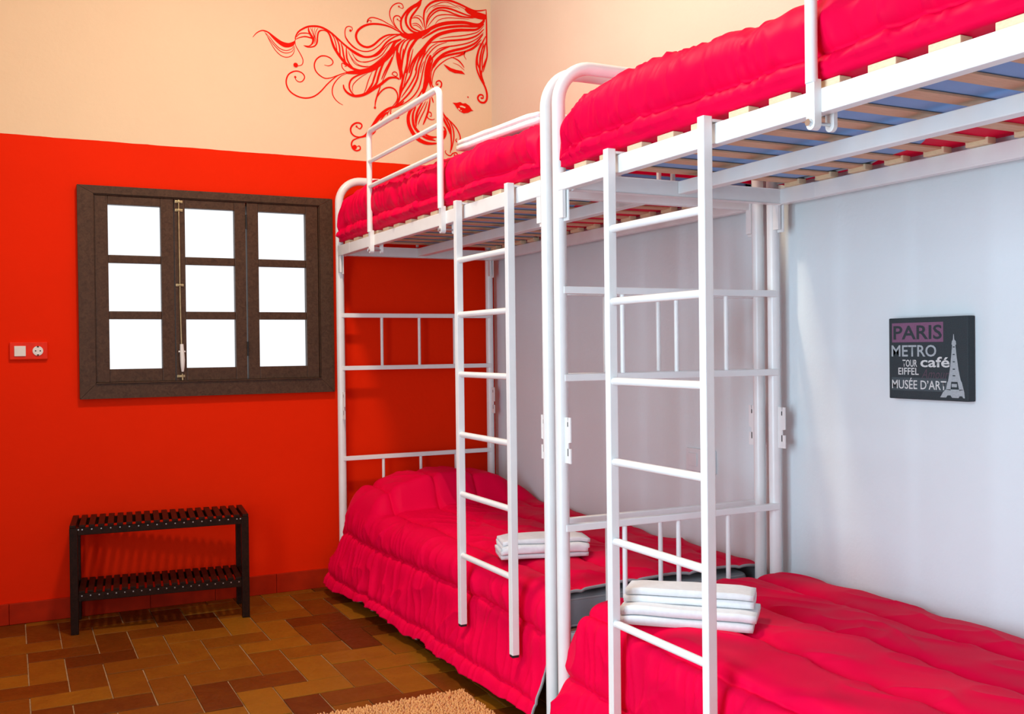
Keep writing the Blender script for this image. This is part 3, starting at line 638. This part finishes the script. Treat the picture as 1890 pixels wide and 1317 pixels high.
def bunk(ya, gy, label):
    yb = ya-LEN; o = Vector(((XL+XR)/2, (ya+yb)/2, 0)); B = empty('bunk_bed', o)
    tag(B, label, 'bunk bed', 'white metal bunk beds along the wall')
    zt, rb = 2.058, 0.115
    for y, sg in ((ya, -1), (yb, 1)):
        pts = [(XL, y, 0.012), (XL, y, 0.7), (XL, y, 1.4), (XL, y, zt-rb)]+arc((XL+rb, y, zt-rb), rb, math.pi, math.pi/2, (1, 0, 0), (0, 0, 1), 12)[1:]
        pts += arc((XR-rb, y, zt-rb), rb, math.pi/2, 0, (1, 0, 0), (0, 0, 1), 12)+[(XR, y, 1.4), (XR, y, 0.7), (XR, y, 0.012)]
        MB(o).tube(pts, POST_R, 20).build('end_frame', m_white, B)
        for x in (XL, XR): MB(o).tube([(x, y, 0.0), (x, y, 0.03)], POST_R+0.002, 16).build('foot_cap', m_dark, B)
        yi = y+sg*0.012
        for z in (H_A, H_B, H_C):
            MB(o).box((XL, yi-0.011, z-0.011), (XR+0.002, yi+0.011, z+0.011), bev=0.003).build('crossbar', m_white, B)
        for x in SPX:
            MB(o).tube([(x, yi, H_B), (x, yi, H_A)], 0.0078, 10).build('spindle', m_white, B)
            MB(o).tube([(x, yi, 0.33), (x, yi, H_C)], 0.0078, 10).build('spindle', m_white, B)
            MB(o).tube([(x, y, 1.735), (x, y, zt)], 0.0078, 10).build('spindle', m_white, B)
        MB(o).box((XL+0.015, y+sg*0.026, RAIL_B), (XR-0.015, y+sg*0.056, RAIL_T-0.0005), bev=0.003).build('end_beam', m_white, B)
        MB(o).box((XL+0.030, y+sg*0.018, 0.255), (XR-0.016, y+sg*0.044, 0.300), bev=0.003).build('lower_end_beam', m_white, B)
        for x in (XL, XR):
            hook_plate(o, x, y+sg*(POST_R-0.003), 0.8555, 0.9935, sg, B, m_white)
            # end bracket of the upper rail, hooked on the post
            s2 = y+sg*(POST_R-0.002)
            prof = [(s2, 1.592), (s2+sg*0.026, 1.592), (s2+sg*0.026, RAIL_B), (s2, RAIL_B)]
            MB(o).prism(prof, 0, x-0.0145, x-0.004).build('rail_hook', m_white, B)
            MB(o).prism([(s2+sg*0.004, 1.583), (s2+sg*0.034, 1.583), (s2+sg*0.034, RAIL_B), (s2+sg*0.004, RAIL_B)], 0, x+0.0005, x+0.004).build('rail_hook', m_white, B)
            MB(o).box((x-0.0158, min(s2, s2+sg*0.195), RAIL_B-0.0008), (x+0.0158, max(s2, s2+sg*0.195), RAIL_T+0.0006), bev=0.0025).build('rail_sleeve', m_white, B)
    for x in (XL, XR):
        MB(o).box((x-0.015, yb+0.022, RAIL_B), (x+0.015, ya-0.022, RAIL_T), bev=0.003).build('side_rail', m_white, B)
        MB(o).box((x-0.012 if x == XR else x+0.032, yb+0.022, 0.255), (x+0.012 if x == XR else x+0.052, ya-0.022, 0.300), bev=0.003).build('lower_side_rail', m_white, B)
    MB(o).box((-0.5000, yb+0.057, RAIL_B+0.008), (-0.4600, ya-0.057, RAIL_T-0.001), bev=0.003).build('centre_beam', m_white, B)
    MB(o).box((-0.80, yb+0.056, 0.290), (-0.16, ya-0.056, 0.302)).build('lower_base', m_slat, B)
    for k in range(15):
        y = ya-0.126-0.1410*k
        s = bpy.data.objects.new('slat', slat_me); s.location = (0, y-o.y, RAIL_T+0.0003); link(s, B)
        s.rotation_euler = (0, 0, random.gauss(0, 0.004))
        for xx in (-0.4000, 0.4000):
            t = bpy.data.objects.new('slat_tip', slat_cap); t.location = (xx, 0, 0); link(t, s)
    guard(o, B, gy[0], gy[1], XL-0.015)
    return B
Y1 = -0.0791; Y3 = -2.3339
bunk(Y1, (-0.645, -1.476), 'white tubular metal bunk bed standing in the corner against the red wall')
bunk(Y3, (-3.432, -4.262), 'white tubular metal bunk bed nearest the camera, beside the dark canvas print')

# ---- ladders hooked over the upper rails
def ladder(ya, yb, label):
    lx = -0.9360; o = Vector((lx, (ya+yb)/2, 0)); R = empty('bunk_ladder', o)
    for y in (ya, yb):
        sr = MB(o).box((lx-0.0125, y-0.0125, 0.206), (lx+0.0125, y+0.0125, 1.738), bev=0.002).build('ladder_rail', m_white, R)
        MB(o).box((lx-0.0115, y-0.0115, 0.198), (lx+0.0115, y+0.0115, 0.2065), bev=0.001).build('end_cap', m_dark, sr)
        MB(o).box((lx+0.010, y-0.0115, 1.7255), (XL+0.021, y+0.0115, 1.7315)).box((XL+0.0165, y-0.0115, 1.690), (XL+0.021, y+0.0115, 1.7315)).build('hook', m_white, sr)
    for z in (0.4558, 0.6783, 0.8937, 1.1110, 1.3259, 1.5216):
        MB(o).tube([(lx, ya-0.0115, z), (lx, yb+0.0115, z)], 0.0105, 12).build('rung', m_white, R)
    tag(R, label, 'ladder', 'white bunk ladders')
LAD1 = (-1.6560, -2.0720); LAD2 = (-2.6790, -3.0940)
ladder(*LAD1, 'white metal ladder hooked on the bunk bed against the red wall')
ladder(*LAD2, 'white metal ladder hooked on the bunk bed nearest the camera')

# ================================================================== BEDDING
def vnoise(x, y, seed):
    """smooth value noise on arrays"""
    rs = np.random.RandomState(seed); T = rs.rand(256, 256)*2-1
    xi, yi = np.floor(x).astype(int), np.floor(y).astype(int); fx, fy = x-xi, y-yi
    fx, fy = fx*fx*(3-2*fx), fy*fy*(3-2*fy)
    a, b = T[xi % 256, yi % 256], T[(xi+1) % 256, yi % 256]; c, d = T[xi % 256, (yi+1) % 256], T[(xi+1) % 256, (yi+1) % 256]
    return (a*(1-fx)+b*fx)*(1-fy)+(c*(1-fx)+d*fx)*fy
def sstep(x, a, b):
    t = np.clip((x-a)/(b-a), 0, 1); return t*t*(3-2*t)
def grid_mesh(name, P, mats, smooth=True):
    nu, nv = P.shape[:2]; me = bpy.data.meshes.new(name)
    idx = np.arange(nu*nv).reshape(nu, nv)
    q = np.stack([idx[:-1, :-1], idx[1:, :-1], idx[1:, 1:], idx[:-1, 1:]], -1).reshape(-1, 4)
    me.vertices.add(nu*nv); me.vertices.foreach_set('co', P.reshape(-1).astype(np.float32))
    me.loops.add(q.size); me.loops.foreach_set('vertex_index', q.reshape(-1).astype(np.int32))
    me.polygons.add(len(q)); me.polygons.foreach_set('loop_start', (np.arange(len(q))*4).astype(np.int32))
    me.polygons.foreach_set('use_smooth', [smooth]*len(q))
    for m in mats: me.materials.append(m)
    me.update(calc_edges=True); me.validate(); return me
def ridged(n): return (1-np.abs(n))**3.0-0.42
def normals(P):
    du = np.gradient(P, axis=0); dv = np.gradient(P, axis=1); n = np.cross(du, dv)
    return n/(np.linalg.norm(n, axis=2, keepdims=True)+1e-9)
def path_resample(C, n):
    d = np.r_[0, np.cumsum(np.linalg.norm(np.diff(C, axis=0), axis=1))]
    t = np.linspace(0, d[-1], n); return np.stack([np.interp(t, d, C[:, k]) for k in range(2)], 1), t
def bedding_obj(name, P, org, label, group, thick, flip=False):
    me = grid_mesh(name, P-np.array(org), [m_comf, m_lining])
    o = link(bpy.data.objects.new(name, me)); o.location = org
    md = o.modifiers.new('thickness', 'SOLIDIFY'); md.thickness = thick; md.offset = -1.0
    md.material_offset = 1; md.material_offset_rim = 1
    tag(o, label, 'comforter', group); SURF.append(P.reshape(-1, 3)); return o
SURF = []
def rest_z(k, x, y, r):
    Q = SURF[k]; m = ((Q[:, 0]-x)**2+(Q[:, 1]-y)**2 < r*r) & (Q[:, 2] > (1.8 if k < 2 else 0.3)); return float(np.percentile(Q[m, 2], 80))
NU, NS = 345, 300
def upper_comforter(ya, yb, hfun, seed, label, tuck0):
    ctl = [(XL+0.10, 1.7432), (XL+0.02, 1.7440), (XL-0.004, 1.7500), (XL-0.016, 1.785), (XL-0.014, 1.835), (XL-0.012, 1.885), (XL+0.020, 1.932), (XL+0.085, 1.962),
           (XL+0.20, 1.982), (-0.48, 1.992), (-0.20, 1.985), (-0.085, 1.965), (-0.035, 1.90), (-0.026, 1.82), (-0.032, 1.757), (-0.060, 1.7434), (-0.22, 1.7434), (-0.44, 1.7434)]
    C, arcl = path_resample(catmull(ctl, 10), NS)
    t = np.linspace(0, 1, NU); t = 0.5-0.5*np.cos(np.pi*t)*(0.75+0.25*np.abs(np.cos(np.pi*t)))   # denser at the ends
    y = ya+(yb-ya)*t
    Y, S = np.meshgrid(y, arcl, indexing='ij')
    X = np.tile(C[:, 0], (NU, 1)).copy(); Z = np.tile(C[:, 1], (NU, 1)).copy()
    e1 = np.sqrt(np.clip(1-(1-np.clip((ya-Y)/0.10, 0, 1))**2, 0, 1)); e2 = np.sqrt(np.clip(1-(1-np.clip((Y-yb)/0.10, 0, 1))**2, 0, 1))
    e = 0.12+0.88*e1*e2
    Z = 1.7432+(Z-1.7432)*np.where(Z > 1.7445, e*hfun(Y), 1.0)
    i_r = np.argmax(arcl > arcl[-1]-0.385)                      # tucked part under the mattress on the wall side
    tk = np.arange(NS) >= i_r
    w = np.clip((tuck0-Y)/0.72, 0.02, 1)*(0.9+0.25*vnoise(Y*4, Y*0, seed+5))
    X = np.where(tk[None, :], -0.062+(X+0.062)*np.clip(w, 0.02, 1.05), X)
    P = np.stack([X, Y, Z], -1); Nn = normals(P)
    seam = [arcl[np.argmax((C[:, 1] > 1.803) & (np.arange(NS) < NS//3))]]
    for k in range(1, 8): seam.append(seam[0]+0.212*k)
    ds = np.min(np.abs(S[..., None]-np.array(seam)), -1)
    body = ((S > 0.09) & (S < arcl[i_r]-0.03)).astype(float); body *= sstep(S, 0.09, 0.13)*(1-sstep(S, arcl[i_r]-0.06, arcl[i_r]-0.03))
    endf = sstep(ya-Y, 0.0, 0.05)*sstep(Y-yb, 0.0, 0.06)
    puff = 0.026*(1-np.exp(-ds/0.017))-0.015
    side = 1-sstep(S, 0.32, 0.50)
    gath = ridged(vnoise(Y*13+S*5+vnoise(Y*4, S*4, seed)*0.8, S*3.2+7, seed+1))*0.0105*(0.30+0.70*side)*(0.45+0.55*np.exp(-ds/0.07))
    gath += ridged(vnoise(Y*29-S*6, S*6, seed+2))*0.0080*(0.35+0.65*side)+np.exp(-ds/0.020)*vnoise(Y*55, S*3, seed+22)*0.0032
    big = vnoise(Y*4, S*5+3, seed+3)*0.012+vnoise(Y*9+S*3, S*9-Y*2, seed+4)*0.005
    crump = np.exp(-np.clip(ya-Y, 0, 9)/0.20)*(ridged(vnoise(Y*26+S*6, S*4.5, seed+6))*0.024+vnoise(Y*20, S*9, seed+7)*0.010)
    P = P+Nn*((puff+gath+big+crump)*body*endf)[..., None]
    P[..., 0] = np.minimum(P[..., 0], -0.012)
    P[..., 0] = np.where(body < 0.5, np.maximum(P[..., 0], XL-0.012), P[..., 0])
    # kept back by the guard rail and the ladder heads
    P[..., 0] = np.where(P[..., 2] < 1.765, np.maximum(P[..., 0], XL-0.010), P[..., 0])
    return bedding_obj('comforter', P, (-0.48, (ya+yb)/2, 1.747), label, 'red quilted comforters', 0.008)
def hump1(Y): return 0.97+0.16*(1-sstep(-Y, 0.70, 1.25))*sstep(-Y, 0.05, 0.25)-0.12*sstep(-Y, 1.1, 1.9)
def hump2(Y): return 0.93+0.05*np.exp(-((Y+2.75)/0.25)**2)+0.02*np.sin(Y*6)
upper_comforter(-0.105, -2.232, hump1, 21, 'red quilted comforter on the upper bunk behind the short white guard rail', -0.72)
upper_comforter(-2.362, -4.485, hump2, 57, 'red quilted comforter on the upper bunk nearest the camera, at the top right', -2.76)

def lower_comforter(ya, yb, seed, label, seam0, flare, pillow, lads, end_r):
    ctl = [(XL-0.062, 0.052), (XL-0.050, 0.100), (XL-0.026, 0.150), (XL-0.008, 0.205), (XL+0.002, 0.270), (XL+0.006, 0.340), (XL+0.020, 0.390), (XL+0.066, 0.425),
           (XL+0.16, 0.436), (-0.48, 0.444), (-0.22, 0.444), (-0.07, 0.436), (-0.026, 0.405), (-0.020, 0.350)]
    C, arcl = path_resample(catmull(ctl, 10), NS)
    y = np.linspace(ya, yb, NU); Y, S = np.meshgrid(y, arcl, indexing='ij')
    X = np.tile(C[:, 0], (NU, 1)).copy(); Z = np.tile(C[:, 1], (NU, 1)).copy()
    top = sstep(Z, 0.30, 0.45)
    lo = 1-sstep(Z, 0.10, 0.44)
    left = X < -0.6
    X = X-np.where(left, flare*(1-sstep(ya-Y, 0.15, 1.5))*(0.35+0.65*lo), 0)
    e1 = np.sqrt(np.clip(1-(1-np.clip((ya-Y)/end_r, 0, 1))**2, 0, 1))
    Z = np.where(Z > 0.24, 0.24+(Z-0.24)*(0.15+0.85*e1), Z)
    X = X+np.where(left, (1-e1)*0.045*(0.3+0.7*top), 0)
    if pillow:
        yy = ya-Y; fx = np.clip((X+0.93)/0.90, 0, 1)
        hump = sstep(yy, -0.02, 0.10)*(1-sstep(yy, 0.36, 0.47))*np.sin(np.pi*fx)**0.55
        Z = Z+0.150*hump*top
    P = np.stack([X, Y, Z], -1); Nn = normals(P)
    iz = np.argmin(np.abs(C[:, 0]+0.655)+(C[:, 1] < 0.4)*9)
    s_ref = arcl[iz]+seam0
    seam = np.array([s_ref+0.2125*k for k in range(-5, 5)])
    wv = vnoise(Y*1.6, S*0, seed+8)*0.010+vnoise(Y*14, S*0, seed+18)*0.0022
    ds = np.min(np.abs((S+wv)[..., None]-seam), -1)
    puff = 0.023*(1-np.exp(-ds/0.016))-0.012
    side = 1-sstep(Z, 0.36, 0.44)
    low = 1-sstep(Z, 0.05, 0.24)
    gath = ridged(vnoise(Y*11+S*4+vnoise(Y*4, S*5, seed)*0.7, S*3+7, seed+1))*0.0180*side*(0.75+0.25*low)+ridged(vnoise(Y*26-S*6, S*5, seed+2))*0.0075*side
    gath += np.exp(-ds/0.014)*vnoise(Y*62, S*2, seed+12)*0.0034
    big = vnoise(Y*4+S*2, S*4+3, seed+3)*(0.007+0.006*side)
    th = 0.45; A_, B_2 = Y*math.cos(th)+X*math.sin(th), -Y*math.sin(th)+X*math.cos(th)
    th = -0.5; A_3, B_3 = Y*math.cos(th)+X*math.sin(th), -Y*math.sin(th)+X*math.cos(th)
    msk = sstep(vnoise(X*3.1+5, Y*2.3, seed+30), -0.25, 0.45)
    crease = (ridged(vnoise(A_*2.6, B_2*9, seed+4))*0.0130*msk+ridged(vnoise(A_3*4.5, B_3*14, seed+14))*0.0068)*(1-side)
    d = (puff+gath+big+crease)*(0.30+0.70*sstep(Y-yb, 0.0, 0.07))
    P = P+Nn*d[..., None]
    hem = 1-sstep(Z, 0.05, 0.16)
    P[..., 2] += hem*(0.016*vnoise(Y*6, S*0, seed+6)+0.008*vnoise(Y*17, S*0, seed+7))*left
    P[..., 2] = np.maximum(P[..., 2], 0.018)
    for yl in lads:                                        # pressed in behind the ladder rails
        k = np.exp(-(np.clip(np.abs(Y-yl)-0.018, 0, 9)/0.020)**2)*sstep(P[..., 2], 0.16, 0.20)
        lim = -0.906
        P[..., 0] = np.where(left & (P[..., 0] < lim), P[..., 0]*(1-k)+lim*k, P[..., 0])
    mid = np.clip(1-np.abs(Y-(lads[0]+lads[1])/2)/0.40, 0, 1)*sstep(P[..., 2], 0.2, 0.3)
    P[..., 0] = np.where(left & (P[..., 0] < -0.918) & (P[..., 2] > 0.2), P[..., 0]*(1-sstep(mid, 0, .4))+np.maximum(P[..., 0], -0.918)*sstep(mid, 0, .4), P[..., 0])
    P[..., 0] = np.minimum(P[..., 0], -0.008)
    return bedding_obj('comforter', P, (-0.48, (ya+yb)/2, 0.05), label, 'red quilted comforters', 0.010)
lower_comforter(-0.100, -2.228, 83, 'red quilted comforter on the lower bunk by the red wall, humped over a pillow', 0.095, 0.045, True, LAD1, 0.12)
lower_comforter(-2.343, -4.480, 131, 'red quilted comforter on the lower bunk at the bottom right, nearest the camera', 0.0, 0.02, False, LAD2, 0.085)

def mattress(lo, hi, mat, label):
    o = ((lo[0]+hi[0])/2, (lo[1]+hi[1])/2, lo[2])
    bm = bmesh.new(); bmesh.ops.create_cube(bm, size=1)
    for v in bm.verts: v.co = Vector(((hi[0]-lo[0])*v.co.x, (hi[1]-lo[1])*v.co.y, (hi[2]-lo[2])*(v.co.z+0.5)))
    bmesh.ops.bevel(bm, geom=bm.edges[:], offset=0.025, segments=4, profile=0.5, affect='EDGES')
    me = bpy.data.meshes.new('mattress'); bm.to_mesh(me); bm.free(); me.materials.append(mat)
    for p in me.polygons: p.use_smooth = True
    r = empty('mattress', o); link(bpy.data.objects.new('cover', me), r)
    for z in (0.012, hi[2]-lo[2]-0.012):
        x, y = (hi[0]-lo[0])/2-0.004, (hi[1]-lo[1])/2-0.004; k = 0.03
        ring = []
        for sx, sy, a in ((1, 1, 0), (-1, 1, .5), (-1, -1, 1), (1, -1, 1.5)):
            ring += [(sx*(x-k)+k*math.cos((a+.5*i/4)*math.pi), sy*(y-k)+k*math.sin((a+.5*i/4)*math.pi), z) for i in range(5)]
        MB().tube(ring+[ring[0]], 0.004, 6, cap=False).build('piping', m_lining, r)
    tag(r, label, 'mattress'); return r
mattress((XL+0.03, -2.225, 1.7446), (-0.075, -0.125, 1.870), m_blue, 'blue mattress seen through the slats of the upper bunk by the red wall')
mattress((XL+0.03, -4.475, 1.7446), (-0.075, -2.385, 1.870), m_blue, 'blue mattress seen through the slats of the upper bunk at the top right')
mattress((XL+0.055, -2.212, 0.3030), (-0.080, -0.125, 0.410), m_grey, 'grey mattress end under the lower comforter beside the two middle posts')
mattress((XL+0.055, -4.460, 0.3030), (-0.080, -2.425, 0.410), m_grey, 'grey mattress hidden under the nearest lower comforter')

# ---- folded towels
def towel(name, org, rz, length, width, layers, t, seed, label, tilt=(0, 0)):
    """one long cloth folded to and fro into layers; folds run along local x"""
    hw = width/2; path = []; rs = random.Random(seed)
    for k in range(layers):
        z = t/2+k*t*1.12; s = 1 if k % 2 == 0 else -1
        inset = rs.uniform(0, 0.008)
        for i in range(9): path.append((-s*(hw-inset)+2*s*(hw-inset)*i/8, z))
        if k < layers-1: path += [(s*(hw+t*0.35*math.sin(math.pi*(i+1)/6)), z+t*1.12*(1-math.cos(math.pi*(i+1)/6))/2) for i in range(5)]
    C = catmull(path, 3); T = np.gradient(C, axis=0); T /= np.linalg.norm(T, axis=1)[:, None]+1e-9
    Nn = np.stack([-T[:, 1], T[:, 0]], 1); a, b = C+Nn*t*0.48, C-Nn*t*0.48
    ring = np.vstack([a, b[::-1]]); m = len(ring); nx = 26
    X = np.linspace(-length/2, length/2, nx); V = []; rr2 = np.random.RandomState(seed)
    offs = rr2.uniform(-0.006, 0.006, (2, layers+1))
    for i, x in enumerate(X):
        u = abs(2*i/(nx-1)-1)
        lay = np.clip((ring[:, 1]/(t*1.12)).astype(int), 0, layers)
        xo = x+np.where(x < 0, offs[0][lay], offs[1][lay])*u
        zz = ring[:, 1]*(1-0.10*sstep(np.array(u), 0.75, 1.0))+0.0025*vnoise(np.full(m, x*9+seed), ring[:, 0]*9+ring[:, 1]*30, seed)*(ring[:, 1]/(layers*t))
        yy = ring[:, 0]+0.0025*vnoise(np.full(m, x*14), ring[:, 1]*60, seed+1)
        V.append(np.stack([xo, yy, zz], 1))
    P = np.array(V); me_v = P.reshape(-1, 3); fs = []
    for i in range(nx-1):
        for k in range(m): fs.append((i*m+k, i*m+(k+1) % m, (i+1)*m+(k+1) % m, (i+1)*m+k))
    n = len(a)
    for i0 in (0, (nx-1)*m):
        for k in range(n-1): fs.append((i0+k, i0+k+1, i0+m-2-k, i0+m-1-k))
    mb = MB().add([tuple(q) for q in me_v], fs, True)
    o = mb.build(name, m_towel); o.location = org; o.rotation_euler = (tilt[0], tilt[1], rz)
    return tag(o, label, 'towel', 'folded white towels')
towel('towel', (-0.695, -1.660, rest_z(0, -0.70, -1.55, 0.10)+0.004), math.radians(-89), 0.66, 0.20, 2, 0.020, 5, 'long white towel folded flat on the upper bunk by the red wall', (0, 0.035))
towel('towel', (-0.670, -1.778, rest_z(2, -0.67, -1.78, 0.08)), math.radians(-17), 0.315, 0.135, 4, 0.0160, 11, 'white towel folded on the far lower bunk, behind the two middle posts')
z_t = rest_z(3, -0.74, -2.76, 0.08)-0.003
towel('towel', (-0.738, -2.750, z_t), math.radians(-45), 0.360, 0.140, 2, 0.0240, 17, 'lower of the two folded white towels stacked on the nearest lower bunk')
towel('towel', (-0.722, -2.732, z_t+0.0520), math.radians(-44), 0.355, 0.105, 2, 0.0190, 23, 'upper of the two folded white towels stacked on the nearest lower bunk')


# ================================================================== SLATTED BENCH under the window
def bench():
    rz = -math.atan2(0.075, 0.735)
    R = empty('slatted_bench', (-1.790, -0.215, 0.0), rz)
    tag(R, 'dark wooden slatted bench with a lower shelf under the window', 'bench')
    Lh, D, H = 0.372, 0.148, 0.468
    for sx in (-1, 1):
        for sy in (-1, 1):
            x, y = sx*(Lh-0.016), sy*(D-0.016)
            MB().box((x-0.016, y-0.016, 0.0), (x+0.016, y+0.016, H-0.013), bev=0.002).build('leg', m_bench, R)
        for z in (0.150, 0.425): MB().box((sx*(Lh-0.016)-0.010, -D+0.032, z), (sx*(Lh-0.016)+0.010, D-0.032, z+0.030), bev=0.002).build('end_rail', m_bench, R)
    sl = MB().box((-0.0125, -D+0.001, 0.0), (0.0125, D-0.001, 0.012), bev=0.002).mesh('slat', m_bench)
    sl2 = MB().box((-0.0125, -D+0.008, 0.0), (0.0125, D-0.008, 0.012), bev=0.002).mesh('slat', m_bench)
    sc = MB().tube([(0, 0, 0), (0, -0.0016, 0)], 0.0030, 8).mesh('screw', m_steel)
    for zr, me, zs in ((0.424, sl, H-0.012), (0.140, sl2, 0.172)):
        for sy in (-1, 1):
            MB().box((-Lh+0.032, sy*(D-0.013)-0.009, zr), (Lh-0.032, sy*(D-0.013)+0.009, zs-0.0003), bev=0.002).build('long_rail', m_bench, R)
        for k in range(20):
            x = -Lh+0.030+(2*Lh-0.060)*k/19 if zr < 0.3 else -Lh+0.0135+(2*Lh-0.027)*k/19
            if zr < 0.3: x = -Lh+0.046+(2*Lh-0.092)*k/19
            o = bpy.data.objects.new('slat', me); o.location = (x, 0, zs); link(o, R)
            s = bpy.data.objects.new('screw', sc); xs = max(-Lh+0.036, min(Lh-0.036, x)); s.location = (xs-x, -D+0.0040-0.0002, -0.008); link(s, o)
bench()

# ================================================================== SHAGGY RUG
def rug():
    x0, x1, y0, y1 = -1.80, -0.998, -3.05, -1.785
    m_rug = fabric('tan_shag', (0.78, 0.37, 0.12), 0.95, 0.2, 40, 0.3)
    nt = m_rug.node_tree; oi = nt.nodes.new('ShaderNodeNewGeometry')
    o = ((x0+x1)/2, (y0+y1)/2, 0.0); R = empty('shaggy_rug', o)
    tag(R, 'tan shaggy rug on the tiled floor beside the lower bed', 'rug')
    MB(o).box((x0, y0, 0.0025), (x1, y1, 0.009), bev=0.003).build('backing', m_rug, R)
    rs = np.random.RandomState(3); step = 0.0072
    gx, gy = np.meshgrid(np.arange(x0+.004, x1-.002, step), np.arange(y0+.004, y1-.002, step)); bx, by = gx.ravel(), gy.ravel(); n = len(bx)
    bx = bx+rs.uniform(-.003, .003, n); by = by+rs.uniform(-.003, .003, n)
    h = rs.uniform(0.009, 0.017, n); an = rs.uniform(0, 2*np.pi, n); ln = rs.uniform(0.001, 0.006, n); w = rs.uniform(0.0030, 0.0046, n)
    V = []; levels = ((0.0, 0.0, 1.0), (0.35, 0.55, 1.15), (1.0, 1.0, 0.7))
    for lf, hf, wf in levels:
        for k in range(3):
            a = an+2*np.pi*k/3
            V.append(np.stack([bx+np.cos(an)*ln*lf+np.cos(a)*w*wf-o[0], by+np.sin(an)*ln*lf+np.sin(a)*w*wf-o[1], 0.008+h*hf], 1))
    V = np.array(V)                                     # 9 x n x 3
    idx = np.arange(9*n).reshape(9, n); F = []
    for l in range(2):
        for k in range(3): F.append(np.stack([idx[l*3+k], idx[l*3+(k+1) % 3], idx[l*3+3+(k+1) % 3], idx[l*3+3+k]], 1))
    Q = np.concatenate(F); Tt = np.stack([idx[6], idx[7], idx[8]], 1)
    me = bpy.data.meshes.new('pile'); me.from_pydata(V.reshape(-1, 3).tolist(), [], Q.tolist()+Tt.tolist()); me.materials.append(m_rug)
    for p in me.polygons: p.use_smooth = True
    tag(link(bpy.data.objects.new('pile', me), R), kind='stuff')
rug()

# ================================================================== CEILING LAMP (above the picture)
def lamp():
    c = Vector((-1.55, -1.80, RH)); R = empty('ceiling_lamp', c)
    MB(c).tube([c+Vector((0, 0, -0.001)), c+Vector((0, 0, -0.03))], 0.06, 20).build('ceiling_rose', m_white, R)
    MB(c).tube([c+Vector((0, 0, -0.03)), c+Vector((0, 0, -0.20))], 0.006, 8).build('stem', m_brass, R)
    m, N, L, B = new_mat('opal_glass'); B.inputs['Base Color'].default_value = (0.9, 0.85, 0.75, 1)
    B.inputs['Emission Color'].default_value = (1.0, 0.82, 0.60, 1); B.inputs['Emission Strength'].default_value = 6.0
    MB(c).tube([c+Vector((0, 0, -0.19)), c+Vector((0, 0, -0.205)), c+Vector((0, 0, -0.23)), c+Vector((0, 0, -0.27)), c+Vector((0, 0, -0.285))], [0.05, 0.12, 0.15, 0.12, 0.03], 24).build('shade', m, R)
    l = bpy.data.lights.new('lamp_light', 'AREA'); l.shape = 'DISK'; l.size = 0.30; l.energy = LAMP_W; l.color = (1.0, 0.84, 0.64)
    lo = bpy.data.objects.new('lamp_light', l); link(lo, R); lo.location = (0, 0, -0.295)
    l2 = bpy.data.lights.new('lamp_glow', 'POINT'); l2.energy = LAMP_W*0.05; l2.color = (1.0, 0.84, 0.64); l2.shadow_soft_size = 0.12
    lo2 = bpy.data.objects.new('lamp_glow', l2); link(lo2, R); lo2.location = (0, 0, -0.40)
    tag(R, 'opal glass ceiling lamp on a short brass stem', 'ceiling lamp')
LAMP_W = 122
lamp()
